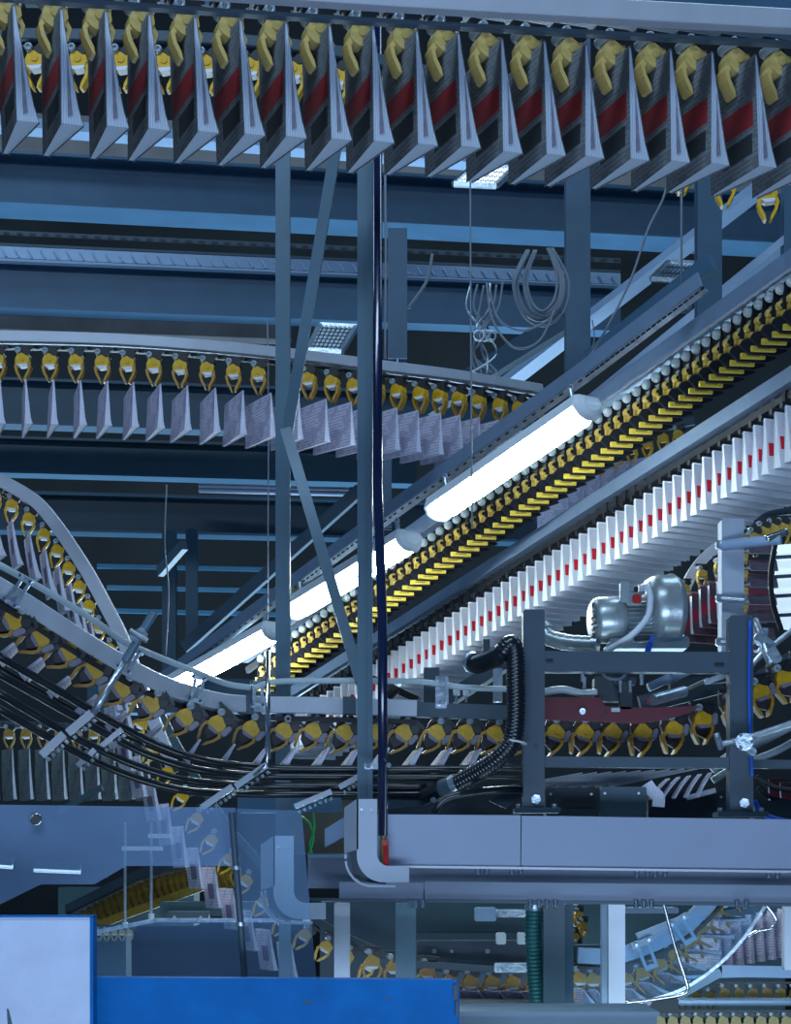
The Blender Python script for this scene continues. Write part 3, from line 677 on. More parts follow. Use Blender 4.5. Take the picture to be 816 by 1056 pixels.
gl = [P(x, 272 + (816-x)*.722 - (816-x)*.006, Yg(x)) for x in (884, 816, 640, 472, 399, 302, 250)]
b = B(); b.sweep(gl, [(-.042,-.035),(.042,-.035),(.042,.035),(-.042,.035)][::-1], (0,0,1)); b.build('rail_profile', 'rail2', tG)
b = B(); b.sweep([p + Vector((-.035,-.03,-.052)) for p in gl], [(-.006,-.004),(.006,-.004),(.006,.004),(-.006,.004)], (0,0,1)); b.build('edge_strip', 'shine', tG)
b = B(); b.sweep([p + Vector((.03,.02,-.085)) for p in gl], [(-.02,-.012),(.02,-.012),(.02,.012),(-.02,.012)], (0,0,1)); b.build('chain_guide', 'black', tG)
yawG = math.degrees(math.atan2((G1-G0).y, (G1-G0).x))
x = 836; i = 0; 
while x > 262:
    Y = Yg(x); yr = 281 + (816-x)*.716
    q = P(x, yr, Y); s = 1.0
    put(GG, USED, q + Vector((0,0,.004)), RZ(98), 'empty yellow gripper of the rising conveyor beside the lamps, ' + ordi(i) + ' down from the right edge', 'gripper', 'yellow grippers of the rising conveyor')
    x -= 11.2 - 4.3*(816-x)/554; i += 1
print('conveyor G grippers', i)

# ---------- H: white newspapers on the lower rising conveyor
Yh = lambda x: 8.6 + (13.2-8.6)*(816-x)/(816-290)
hl = [P(x, 390 + (816-x)*.632, Yh(x)) for x in (884, 816, 640, 472, 399, 302, 262)]
tH = thing('conveyor_rail', 'blue grey rail above the long rising row of white newspapers', 'conveyor rail', P(540, 565, 11))
b = B(); b.sweep(hl, [(-.034,-.035),(.034,-.035),(.034,.035),(-.034,.035)][::-1], (0,0,1)); b.build('rail_profile', 'rail2', tH)
b = B(); b.sweep([p + Vector((.02,.01,-.06)) for p in hl], [(-.016,-.012),(.016,-.012),(.016,.012),(-.016,.012)], (0,0,1)); b.build('chain_guide', 'black', tH)
def make_clip():
    r = proto_root('gripper')
    b = B(); b.bbox((0,0,-.045), (.03,.03,.06), .006); b.bbox((0,0,-.085), (.022,.055,.03), .005); b.build('clip_body', 'black', r)
    b = B(); b.cyl((-.02,-.008,-.05), (.02,-.008,-.05), .011, 10); b.build('roller', 'mach', r)
    return remember(r)
GHc = make_clip(); NH = make_paper(.42, .252, .010, .046, M['p3'], M['edge3'], -.012, tf=.03)
yawH = math.degrees(math.atan2((hl[-1]-hl[0]).y, (hl[-1]-hl[0]).x))
x = 830; i = 0
while x > 285:
    Y = Yh(x); q = P(x, 400 + (816-x)*.632, Y)
    put(GHc, USED, q + Vector((.012, 0, .03)), RZ(yawH), 'small dark clip holding the ' + ordi(i) + ' white newspaper down from the right edge', 'gripper', 'dark clips of the white newspaper row')
    put(NH, USED, q + Vector((.0, -.04, -.072)), RZ(-61 + random.uniform(-1.5, 1.5)) @ RY(random.uniform(-1.5, 1.5)), 'white newspaper with red mark on the rising row, ' + ordi(i) + ' down from the right edge', 'newspaper', 'white newspapers of the rising row')
    x -= 11.0 - 4.3*(816-x)/520; i += 1
print('conveyor H papers', i)

# ---------- F: short run seen between the two rising conveyors
ctrF = [(700, 446), (684, 449), (668, 455), (652, 461), (636, 467), (620, 474), (604, 482), (588, 490)]
GF = make_gripper('yellow', 'yellow', 0, 'yellow'); NF = make_paper(.30, .25, .006, .03, M['pw'], M['edge'], .01)
b = B(); b.sweep([P(x, y-9, 14.2) for x, y in [(716, 443)] + ctrF], [(-.03,-.02),(.03,-.02),(.03,.02),(-.03,.02)], (0,0,1)); tag(b.build('conveyor_rail', 'mach'), 'short dark rail glimpsed between the two rising conveyors', 'conveyor rail')
for i, (x, y) in enumerate(ctrF):
    put(GF, USED, P(x, y-6, 14.2), RZ(-20), 'distant yellow gripper between the rising conveyors, ' + ordi(i) + ' from the right', 'gripper', 'distant yellow grippers', 1.0)
    if i > 1: put(NF, USED, P(x-2, y+17, 14.1), RZ(45), 'distant lilac newspaper between the rising conveyors, ' + ordi(i-2) + ' from the right', 'newspaper', 'distant lilac newspapers')

# ---------- E: small curved conveyor at the right with maroon newspapers
b = B(); b.sweep(PP([(701, 640, 9.3), (703, 622, 9.3), (708, 604, 9.3), (718, 586, 9.3), (730, 572, 9.3), (744, 562, 9.3)], 6), [(-.03,-.025),(.03,-.025),(.03,.025),(-.03,.025)], (0,1,0)); tag(b.build('conveyor_rail', 'rail'), 'small curved pale rail beside the maroon newspapers at the right', 'conveyor rail')
NE = make_paper(.30, .19, .020, .024, M['pe'], M['edge3'], .006); GE = make_gripper('gold', 'umber', 0, 'umber')
for i, (x, y) in enumerate([(702, 621), (711, 613), (720, 606), (729, 602), (738, 598), (747, 592)]):
    put(NE, USED, P(x, y, 9.1), RZ(-62), 'maroon newspaper with white edge beside the blower, ' + ordi(i) + ' from the left', 'newspaper', 'maroon newspapers by the blower')
    if i % 2 == 0: put(GE, USED, P(x+4, y-22, 9.2), RZ(10), 'small dark yellow gripper above the maroon newspapers, ' + ordi(i) + ' from the left', 'gripper', 'grippers over the maroon newspapers', .62)
NE2 = make_paper(.28, .125, .004, .014, M['pb'], M['edge'], .0)
for i in range(7):
    y = 560 + 17.5*i
    put(NE2, USED, P(771+1.5*math.sin(i), y, 8.7 + .012*i), RZ(-84) @ RY(-24), 'brown newspaper overlapping in the upright pile at the right, ' + ordi(i) + ' from the top', 'newspaper', 'brown newspapers in the upright pile', .46)
    put(GE, USED, P(768, y-10, 8.95), RZ(80), 'dark yellow gripper edge on beside the brown newspapers, ' + ordi(i) + ' from the top', 'gripper', 'grippers beside the brown newspapers', .55)
for i, (x, y) in enumerate([(779, 545), (788, 539), (798, 536), (808, 535), (818, 535)]):
    put(GE, USED, P(x, y, 9.0), RZ(-15), 'dark yellow gripper on top of the brown newspaper pile, ' + ordi(i) + ' from the left', 'gripper', 'grippers above the brown newspapers', .8)
b = B(); b.sweep(PP([(772, 552, 9.1), (782, 538, 9.1), (798, 530, 9.1), (830, 527, 9.1)], 5), [(-.03,-.015),(.03,-.015),(.03,.015),(-.03,.015)], (0,1,0)); tag(b.build('conveyor_rail', 'mach'), 'small dark rail turning over the brown newspaper pile at the right edge', 'conveyor rail')
# ================================================================== LAMPS
def lamp(x0, y0, Y0, x1, y1, Y1, r, lb):
    a, c = P(x0, y0, Y0), P(x1, y1, Y1); d = (c-a).normalized(); t = thing('batten_lamp', lb, 'lamp', (a+c)/2)
    side = d.cross(EZ).normalized(); n = d.cross(side).normalized()
    if n.z > 0: n = -n
    # housing above, rounded diffuser below
    pr = []
    for k in range(13):
        an = math.pi*k/12; pr.append((math.cos(an)*r, math.sin(an)*r*.85))
    def prism(pts, m, name, e0=0.0, e1=1.0):
        b = B(); L = (c-a).length; rows = []
        for u, s in ((e0, .55), (e0+.012, .85), (e0+.03, 1), (e1-.03, 1), (e1-.012, .85), (e1, .55)):
            rows.append([a + d*(L*u) + side*(p*s) + n*(q*s) for p, q in pts])
        k = len(pts); vs = [v for row in rows for v in row]
        fs = [(i*k+j, i*k+(j+1) % k, (i+1)*k+(j+1) % k, (i+1)*k+j) for i in range(len(rows)-1) for j in range(k)] + [tuple(range(k)), tuple(range((len(rows)-1)*k, len(rows)*k))]
        b.add(vs, fs); return b.build(name, m, t)
    prism(pr, 'lamp', 'diffuser', .055, .945)
    prism([(r*1.05, 0), (r*.8, -r*.55), (-r*.8, -r*.55), (-r*1.05, 0), (-r*1.05, r*.12), (r*1.05, r*.12)], 'lampend', 'housing')
    for u0, u1 in ((0, .06), (.94, 1)):
        prism([(p*1.03, q*1.03) for p, q in pr], 'lampend', 'end_cap', u0, u1)
    for u in (.1, .9):
        q = a + d*((c-a).length*u) - n*r*.6; b = B(); b.cyl(q, q - n*r*.9, .012, 8); b.ring(q - n*r*.9, side, .018, .005, 12, 6); b.build('hanger', 'galv', t)
lamp(448, 527, 9.9, 611, 415, 8.9, .085, 'lit batten lamp under the perforated tray, nearest and uppermost of the three')
lamp(300, 629, 11.2, 426, 553, 10.2, .085, 'lit batten lamp behind the tall posts, middle one of the three')
lamp(176, 708, 12.6, 286, 647, 11.5, .085, 'lit batten lamp at the lower left end of the tray, farthest of the three')
# perforated tray carrying the lamps
TR = [P(x, y, Y) for x, y, Y in ((722, 288, 8.5), (601, 380, 9.0), (405, 522, 10.3), (300, 600, 11.2), (165, 700, 12.6))]
t = thing('lamp_tray', 'long perforated steel tray rising to the right with the three lit lamps below', 'tray', P(440, 495, 10))
b = B(); b.sweep(TR, [(-.034,-.006),(.034,-.006),(.034,.006),(-.034,.006)], (0,0,1)); b.build('side_plate', 'rail2', t)
b = B(); b.sweep([p + Vector((.02,.03,-.034)) for p in TR], [(-.004,-.035),(.004,-.035),(.004,.035),(-.004,.035)], (0,0,1)); b.build('bottom_plate', 'galv', t)
pts = []
for s in range(90):
    u = s/90*(len(TR)-1); k = int(u); q = TR[k].lerp(TR[k+1], u-k); dd = (TR[k+1]-TR[k]).normalized()
    c = q + Vector((.012, .016, -.036)); B().bar(c - dd*.012, c + dd*.012, .012, .006).build('perforation', 'machb', t)
b = B(); b.bbox(P(703, 316, 8.95), (.09, .06, .05), .01); b.cyl(P(703, 316, 8.95), P(703, 300, 8.95), .012, 8); tag(b.build('hanger_block', 'mach'), 'small dark hanger block where the rod meets the upper tray', 'bracket')

# ================================================================== TALL FRAME
b = B(); b.hcol(P(292, 905, 8.35), P(292, 100, 8.35), .062, .05, .008); tag(b.build('tall_post', 'post'), 'tall grey blue steel post, left one of the two with the slanting braces', 'post')
t = thing('tall_post', 'tall grey blue steel post with bright edge right beside the long dark pipe', 'post', P(376, 470, 7.55))
b = B(); b.bbox(P(374, 462, 7.6), (.040, .05, (P(0,100,7.6)-P(0,826,7.6)).z), .004); b.build('profile', 'post', t)
b = B(); b.bar(P(381.8, 100, 7.58), P(381.8, 826, 7.58), .02, .06); b.build('edge_strip', 'post', t)
b = B(); b.bar(P(352, 120, 7.9), P(296, 449, 8.0), .045, .043); tag(b.build('slanting_brace', 'post'), 'slanting grey brace leaning right, above the bend between the tall posts', 'beam')
b = B(); b.bar(P(295, 444, 8.0), P(372, 703, 7.75), .045, .054); tag(b.build('slanting_brace', 'post'), 'slanting grey brace below the bend, running down to the right tall post', 'beam')
t = thing('air_pipe', 'long glossy dark navy vertical pipe with a red valve at its foot', 'pipe', P(392, 470, 7.45))
b = B(); b.tube([P(389.5, 10, 7.45), P(389.5, 500, 7.45), P(394.5, 640, 7.4), P(395, 862, 7.35)], .0185, 16); b.build('pipe', 'pipe', t)
b = B(); b.cyl(P(396, 858, 7.35), P(396, 866, 7.35), .013, 8); b.cyl(P(396, 866, 7.35), P(396, 880, 7.35), .017, 6); b.cyl(P(396, 880, 7.35), P(396, 890, 7.35), .012, 10); v = b.build('valve', 'brass', t)
b = B(); b.bar(P(398, 868, 7.30), P(398.5, 895, 7.28), .02, .012); b.cyl(P(397, 869, 7.31), P(397, 869, 7.27), .012, 8); sub(b, 'handle', 'red', v, 'red lever handle')
b = B(); b.ring(P(392, 790, 7.4), (0,0,1), .03, .008, 16, 6); b.bbox(P(386, 790, 7.38), (.075, .03, .025), .005); b.build('pipe_clamp', 'galv', t)
b = B(); b.cyl(P(380, 790, 7.36), P(380, 790, 7.33), .01, 8); b.cyl(P(401, 789, 7.36), P(401, 789, 7.33), .01, 8); b.build('bolt', 'chrome', t)

# ================================================================== BIG BEAMS WITH C SHAPED COVERS
t = thing('machine_beam', 'big pale grey sheet metal beam crossing the lower right, joined to a C shaped cover', 'beam', P(600, 868, 7.4))
b = B(); b.bar(P(384, 866, 7.4), P(536.4, 867, 7.4), U(52, 7.4), .06); b.build('sheet', 'beam', t)
b = B(); b.bar(P(537.4, 868, 7.4), P(900, 873, 7.4), U(53, 7.4), .06) ; b.build('sheet', 'beam', t)
b = B(); b.bar(P(400, 893.5, 7.36), P(900, 900, 7.36), U(2.4, 7.36), .03); b.build('lower_lip', 'shine', t)
KIDSP = []
for (x, y) in ((493, 898), (502, 897), (528, 898), (537, 897), (657, 901), (668, 900), (676, 901), (686, 900), (793, 902), (802, 902)):
    b = B(); b.cyl(P(x, y+4, 7.38), P(x, y-4, 7.38), .011, 6); b.build('bolt', 'chrome', t)
# lower beam
t = thing('machine_beam', 'darker grey channel beam below the big pale beam, running to the right edge', 'beam', P(600, 907, 7.8))
b = B(); b.bar(P(318, 898, 7.9), P(900, 905, 7.9), U(36, 7.9), .06); b.build('web', 'beam2', t)
b = B(); b.bar(P(350, 918, 7.72), P(437, 919, 7.72), U(17, 7.72), .02); b.build('flange', 'beam2', t)
b = B(); b.bar(P(438, 919, 7.72), P(900, 924, 7.72), U(20, 7.72), .02); b.build('flange', 'beam2', t)
b = B(); b.bar(P(318, 927.5, 7.76), P(900, 934, 7.76), .012, .12); b.build('lower_plate', 'mach', t)
for x in (423, 429, 436, 547, 556, 564, 573, 656, 664, 672, 760, 770):
    B().cyl(P(x, 936, 7.7), P(x, 928, 7.7), .010, 6).build('bolt', 'chrome', t)
b = B(); b.bar(P(318, 883, 7.8), P(395, 883, 7.8), .012, .12); b.build('top_plate', 'post', t)
def ccover(dx, dy, Y, lb):
    t = thing('c_shaped_cover', lb, 'cover', P(392+dx, 868+dy, Y))
    def arc(cx, cy, r, a0, a1, n=8): return [(cx + r*math.cos(math.radians(a0+(a1-a0)*k/n)), cy - r*math.sin(math.radians(a0+(a1-a0)*k/n))) for k in range(n+1)]
    out = [(368, 824), (389, 824)] + [(389, 870)] + arc(401, 881, 12, 180, 270, 6) + [(422, 893), (422, 910)] + arc(396, 882, 28, 270, 180, 10)
    pts = [P(x+dx, y+dy, Y) for x, y in out]
    b = B(); b.prism(pts, (0, .012, 0)); b.build('front_plate', 'case', t)
    b = B(); s = [P(368+dx, 824+dy, Y), P(355+dx, 833+dy, Y+.12), P(355+dx, 880+dy, Y+.12), P(368+dx, 876+dy, Y)]
    b.prism(s, (.006, 0, .0)); b.build('side_plate', 'case', t)
    b = B(); c2 = [(357, 881), (357, 888)] + arc(385, 886, 28, 180, 262, 9) + [(408, 914)]
    path = [P(x+dx, y+dy, Y+.07) for x, y in c2]; b.sweep(path, [(-.07,-.004),(.07,-.004),(.07,.004),(-.07,.004)], (0,1,0)); b.build('curved_lip', 'case', t)
    b = B(); b.prism([P(360+dx, 878+dy, Y+.1), P(368+dx, 876+dy, Y+.1), P(371+dx, 890+dy, Y+.1), P(382+dx, 905+dy, Y+.1), P(398+dx, 908+dy, Y+.1), P(398+dx, 912+dy, Y+.1), P(380+dx, 910+dy, Y+.1), P(364+dx, 898+dy, Y+.1)], (0, .01, 0)); b.build('inner_plate', 'mach', t)
    for (x, y) in ((373, 835), (383, 835)): B().cyl(P(x+dx, y+dy, Y), P(x+dx, y+dy, Y-.008), .006, 6).build('screw', 'galv', t)
ccover(0, 0, 7.25, 'pale C shaped sheet metal cover at the foot of the tall post and pipe')
ccover(-86, 38, 7.55, 'pale C shaped sheet metal cover seen through the clear acrylic sheet')

# ================================================================== DARK MACHINE FRAME AT THE RIGHT
def mpost(x0, x1, y0, y1, Y, m, name, lb, bolts=(), foot=None, cat='post'):
    t = thing(name, lb, cat, P((x0+x1)/2, y1, Y)); w = U(x1-x0, Y)
    b = B(); b.bbox((P((x0+x1)/2, (y0+y1)/2, Y)), (w, .09, U(y1-y0, Y)), .006); b.build('profile', m, t)
    for x, y, r in bolts:
        B().cyl(P(x, y, Y-.045), P(x, y, Y-.06), r, 6).build('bolt', 'galv', t)
    if foot:
        b = B(); b.bbox(P((foot[0]+foot[1])/2, y1+2, Y), (U(foot[1]-foot[0], Y), .14, .02), .004); b.build('foot_plate', m, t)
        for x in (foot[0]+5, foot[1]-5): B().cyl(P(x, y1, Y-.03), P(x, y1-5, Y-.03), .012, 6).build('bolt', 'galv', t)
    return t
t = mpost(539, 561, 630, 834, 7.6, 'mach', 'machine_post', 'dark slate machine post right of the ribbed black hose', ((553, 824, .02),), (530, 577))
b = B(); b.cyl(P(553, 769, 7.55), P(553, 769, 7.545), .006, 10); b.build('hole', 'black', t)
t = mpost(751, 775, 636, 838, 7.6, 'mach', 'machine_post', 'dark slate machine post below the white column at the right', ((768, 828, .02),), (738, 790))
b = B(); b.cyl(P(756, 744, 7.55), P(756, 744, 7.545), .005, 10); b.build('hole', 'black', t)
def cross(p0, p1, w, d, m, lb, name='cross_beam', slots=()):
    t = thing(name, lb, 'beam', (P(*p0)+P(*p1))/2); b = B(); b.bar(P(*p0), P(*p1), w, d); b.build('profile', m, t)
    for x, y, l in slots: b = B(); b.bbox(P(x, y, p0[2]-d/2-.002), (l, .006, .012), .005); b.build('slot', 'black', t)
cross((561, 683, 7.6), (752, 684, 7.6), U(21, 7.6), .08, 'mach', 'dark slate cross beam under the silver blower', slots=((567, 681, .03), (742, 685, .04)))
cross((561, 786, 7.6), (752, 787, 7.6), U(11, 7.6), .06, 'mach', 'thin dark cross beam under the yellow grippers inside the machine frame', slots=())
cross((775, 788, 7.75), (850, 789, 7.75), U(9, 7.6), .06, 'mach', 'thin dark cross beam stub right of the right machine post')
t = thing('red_plate', 'dull red curved machine plate above the yellow grippers', 'plate', P(640, 732, 7.75))
b = B(); b.prism([P(x, y, 7.75) for x, y in ((561, 719), (620, 719), (624, 728), (668, 730), (690, 729), (722, 728), (712, 735), (690, 741), (660, 746), (625, 744), (561, 742))], (0, .03, 0)); b.build('plate', 'redbr', t)
b = B(); b.cyl(P(601, 733.5, 7.75), P(601, 733.5, 7.725), .013, 8); b.build('bolt', 'galv', t)
b = B(); b.bbox(P(635, 732, 7.745), (.034, .004, .016), .001); b.build('sticker', 'white', t, ) 
for (x, y) in ((625, 737), (685, 737)): B().cyl(P(x, y, 7.75), P(x, y, 7.744), .006, 8).build('hole', 'black', t)
b = B(); b.bbox(P(671, 723, 7.73), (.03, .03, .03), .004); b.build('block', 'redbr', t)
# clutter under the cross beam
t = thing('control_block', 'black control block with fittings under the dark cross beam', 'machine part', P(630, 712, 7.85))
b = B(); b.bbox(P(630, 711, 7.85), (.14, .1, .10), .008); b.build('body', 'machb', t)
b = B(); b.bbox(P(645, 718, 7.78), (.05, .06, .11), .008); b.bbox(P(644, 703, 7.8), (.09, .05, .03), .006); b.build('valve_block', 'machb', t)
for x, y in ((603, 704), (601, 697), (640, 708), (650, 708), (662, 700)): B().cyl(P(x, y-6, 7.74), P(x, y+6, 7.74), .008, 8).build('fitting', 'galv', t)
b = B(); b.tube(PP([(561, 714, 7.8), (580, 711, 7.8), (600, 715, 7.8), (616, 714, 7.8)], 6), .016, 10); tag(b.build('hose', 'clrod'), 'pale hose lying on the dull red plate', 'hose')
b = B(); b.tube(PP([(620, 690, 7.7), (626, 699, 7.65), (640, 700, 7.65), (650, 690, 7.7)], 6), .006, 8); tag(b.build('hose', 'cable'), 'thin looped hose hanging under the dark cross beam', 'hose')
t = thing('air_cylinder', 'bright metal air cylinder slanting under the dark cross beam', 'cylinder', P(692, 714, 7.9))
b = B(); b.cyl(P(674, 722, 7.7), P(706, 713, 7.8), .022, 16); b.build('barrel', 'galv', t)
b = B(); b.cyl(P(704, 713, 7.8), P(730, 701, 7.95), .009, 10); b.build('rod', 'chrome', t)
b = B(); b.bbox(P(680, 704, 7.95), (.10, .05, .035), .005, RY(-25)); b.bbox(P(700, 697, 8.0), (.12, .04, .03), .005, RY(-25)); b.build('bracket', 'rail2', t)
for (a, c, w, m, lb) in [((660, 727, 8.3), (745, 706, 8.3), .075, 'mach', 'dark slate guide bar rising behind the dull red plate'),
                          ((690, 703, 8.1), (752, 696, 8.1), .06, 'machb', 'black bar behind the bright air cylinder'),
                          ((776, 712, 8.6), (840, 672, 8.6), .12, 'mach', 'dark slate bar rising to the right edge above the yellow grippers')]:
    b = B(); b.bar(P(*a), P(*c), w, .05); tag(b.build('guide_bar', m), lb, 'beam')
for i, (x, y) in enumerate(((735, 703), (742, 699))):
    pass
b = B(); b.bbox(P(738, 700, 7.75), (.09, .03, .022), .004, RY(-20)); tag(b.build('slotted_plate', 'galv'), 'small bright slotted plate left of the right machine post', 'bracket')
# blower
t = thing('side_channel_blower', 'silver electric blower standing on the dark cross beam', 'blower', P(655, 671, 7.8))
YB = 7.85
ax = Vector((1, .22, .04)).normalized()
c0 = P(611, 640, YB); s = U(1, YB)
b = B(); b.lathe([(0,.004),(0,.075),(.006,.084),(.02,.093),(.10,.097),(.122,.095),(.122,.06)], c0, ax, 32); b.build('fan_cover', 'alu', t)
b = B()
for k in range(6):
    zz = (-2.5+k)*.024; q = c0 - ax*.002 + EZ*zz; hw = math.sqrt(max(.0, .075**2-zz*zz))*.85; b.box(q + Vector((0,0,0)), (.004, hw*2, .010))
b.build('vent_slots', 'black', t)
b = B(); b.lathe([(.122,.072),(.30,.072)], c0, ax, 28); b.build('motor_body', 'alu', t)
b = B()
for k in range(30):
    an = 2*math.pi*k/30; side = ax.cross(EZ).normalized(); up = side.cross(ax); dr = side*math.cos(an)+up*math.sin(an)
    q0 = c0 + ax*.125 + dr*.081; q1 = c0 + ax*.29 + dr*.081; b.sweep([q0, q1], [(-.010,-.0025),(.010,-.0025),(.010,.0025),(-.010,.0025)], dr)
b.build('cooling_fins', 'alu', t)
b = B(); b.bbox(P(653, 619, YB-.02), (.06, .07, .055), .006); b.bbox(P(644, 611, YB-.06), (.035, .03, .085), .006); b.build('terminal_box', 'alu', t)
b = B(); b.bbox(P(657, 618, YB-.068), (.034, .02, .036), .005); b.build('switch', 'red', t, )
# volute: two-lobed side channel housing
cv = P(684, 628, YB+.06)
b = B(); b.lathe([(-.075,.055),(-.075,.10),(-.068,.118),(-.045,.132),(-.02,.138),(.012,.138),(.03,.143),(.036,.143),(.044,.136),(.06,.128),(.068,.10),(.068,.02)], cv, ax, 40); b.build('impeller_housing', 'alu', t)
b = B(); b.lathe([(-.080,.03),(-.080,.062),(-.07,.07),(-.05,.07)], cv, ax, 24); b.build('hub_cap', 'mach', t)
b = B(); b.bbox(P(655, 668, YB), (.24, .14, .022), .006); b.bbox(P(690, 664, YB+.06), (.15, .12, .05), .01); b.bbox(P(640, 662, YB), (.10, .10, .02), .006); b.build('base', 'alu', t)
b = B(); b.tube(PP([(662, 606, YB-.10), (668, 606, YB-.12), (671, 618, YB-.13), (668, 636, YB-.14), (655, 652, YB-.14), (640, 663, YB-.12), (624, 672, YB-.10)], 7), .013, 12); b.build('air_line', 'lampend', t)
b = B(); b.cyl(P(662, 604, YB-.08), P(662, 612, YB-.10), .014, 8); b.build('elbow', 'galv', t)
b = B(); b.prism([P(672, 655, YB-.12), P(675, 657, YB-.12), P(671, 674, YB-.12), P(664, 674, YB-.12)], (0,.006,0)); tag(b.build('tape_strip', 'bluet'), 'bright blue tape strip hanging under the blower', 'tape')
# corrugated hoses
def flexhose(pts, r, m, lb, n=12, pitch=.012, name='ribbed_hose', amp=.16):
    path = PP(pts, n); t = thing(name, lb, 'hose', (path[0]+path[-1])/2)
    L = [0]
    for a, c in zip(path[:-1], path[1:]): L.append(L[-1] + (c-a).length)
    N = int(L[-1]/pitch*3); vs = []; seg = 14; a_prev = None
    def at(s):
        for i in range(len(L)-1):
            if L[i+1] >= s: return path[i].lerp(path[i+1], (s-L[i])/max(1e-9, L[i+1]-L[i])), (path[i+1]-path[i]).normalized()
        return path[-1], (path[-1]-path[-2]).normalized()
    ref = Vector((.1, -1, .05))
    for i in range(N+1):
        p, d = at(L[-1]*i/N); a = (ref - d*ref.dot(d)).normalized(); b_ = d.cross(a); rr = r*(1 + amp*(0.5 if i % 3 == 0 else -0.25))
        vs += [p + a*(rr*math.cos(2*math.pi*j/seg)) + b_*(rr*math.sin(2*math.pi*j/seg)) for j in range(seg)]
    b = B(); b.add(vs, [(i*seg+j, i*seg+(j+1) % seg, (i+1)*seg+(j+1) % seg, (i+1)*seg+j) for i in range(N) for j in range(seg)], True); b.build('hose', m, t)
    for e, q in ((0, 1), (-1, -2)):
        d = (path[q]-path[e]).normalized(); b = B(); b.cyl(path[e] - d*.004, path[e] + d*.02, r*1.18, 16); b.build('hose_clip', 'galv', t)
    return t
flexhose([(559, 648, 7.95), (566, 657, 7.93), (582, 662, 7.9), (600, 664, 7.88), (616, 664, 7.86)], .034, 'alu', 'silver spiral hose leading from the dark post to the blower', pitch=.03, amp=.10, name='spiral_hose')
flexhose([(487, 683, 7.75), (493, 685, 7.7), (503, 682, 7.6), (516, 675, 7.5), (526, 664, 7.48), (531, 672, 7.48), (532, 700, 7.48), (532, 740, 7.48), (528, 765, 7.48), (514, 782, 7.5), (492, 797, 7.55), (468, 810, 7.6)], .036, 'rubber', 'black ribbed hose bending down the left side of the dark machine post', pitch=.014)
flexhose([(551, 934, 8.0), (550, 960, 8.0), (552, 1000, 8.0), (556, 1045, 8.0)], .034, 'teal', 'teal ribbed hose hanging beside the dark column under the beams', pitch=.016)
b = B(); b.tube(PP([(447, 840, 7.5), (456, 826, 7.5), (480, 818, 7.5), (530, 814, 7.6), (560, 818, 7.7)], 7), .016, 10); tag(b.build('hose', 'rubber'), 'smooth black hose arching low behind the big pale beam', 'hose')
b = B(); b.ring(P(532, 765, 7.48), (.2, 0, 1), .042, .004, 18, 6); tag(b.build('cable_tie', 'white'), 'pale cable tie round the black ribbed hose', 'clip')
# sloped sheet and fittings below the grippers, left of the dark post
for (pts, Y, d, m, lb) in [
    ([(398, 824), (470, 796), (520, 786), (536, 790), (480, 812), (420, 838), (398, 838)], 7.9, .03, 'mach', 'dark sloping machine plate behind the smooth black hose'),
    ([(432, 815), (454, 806), (446, 818), (434, 824)], 7.86, .02, 'black', 'black cutout plate on the sloping machine plate'),
    ([(384, 838), (420, 832), (470, 828), (503, 830), (503, 841), (384, 841)], 7.7, .1, 'machb', 'black low box on top of the pale beam beside the C shaped cover'),
    ([(505, 826), (548, 800), (556, 806), (522, 834)], 7.95, .03, 'mach', 'slanting dark strut left of the dark machine post foot'),
    ([(335, 855), (356, 842), (356, 862), (335, 874)], 7.9, .05, 'rail2', 'pale slanting box end left of the C shaped cover')]:
    b = B(); b.prism([P(x, y, Y) for x, y in pts], (0, d, 0)); tag(b.build('machine_plate', m), lb, 'plate')
b = B(); b.cyl(P(457, 815, 7.75), P(478, 808, 7.7), .045, 20); tag(b.build('pipe_socket', 'mach'), 'dark round socket at the lower end of the ribbed hose', 'pipe')
b = B(); b.ring(P(480, 807, 7.66), (.9, -.1, .35), .048, .006, 20, 6); tag(b.build('hose_clamp', 'galv'), 'bright ring clamp on the ribbed hose above the pale beam', 'clamp')
for i, (x, y) in enumerate(((447, 825), (469, 821))):
    b = B(); b.cyl(P(x, y, 7.8), P(x, y, 7.77), .013, 6); tag(b.build('bolt', 'galv'), ['bright bolt head on the sloping plate left of the hose socket', 'bright bolt head on the sloping plate under the hose socket'][i], 'bolt')
# boxes low inside the machine frame
for (x0, x1, y0, y1, Y, m, lb, cat) in [
    (562, 616, 813, 842, 7.9, 'machb', 'black low drive box with long slot, beside the left machine post foot', 'box'),
    (618, 665, 812, 846, 7.8, 'mach', 'dark slate low drive box in the middle of the machine frame', 'box'),
    (667, 750, 816, 846, 7.95, 'machb', 'black low drive box right of the dangling paper', 'box'),
    (776, 850, 826, 846, 7.9, 'machb', 'black low ledge behind the beam at the right edge', 'box')]:
    t = thing('drive_box', lb, cat, P((x0+x1)/2, y1, Y)); b = B(); b.bbox(P((x0+x1)/2, (y0+y1)/2, Y), (U(x1-x0, Y), .12, U(y1-y0, Y)), .006); b.build('body', m, t)
    if x0 == 562: b = B(); b.bbox(P(596, 829, Y-.062), (.14, .006, .03), .014); b.build('slot', 'black', t)
    for x in (x0+6, x1-6): B().cyl(P(x, y0+6, Y-.06), P(x, y0+6, Y-.07), .006, 6).build('screw', 'galv', t)
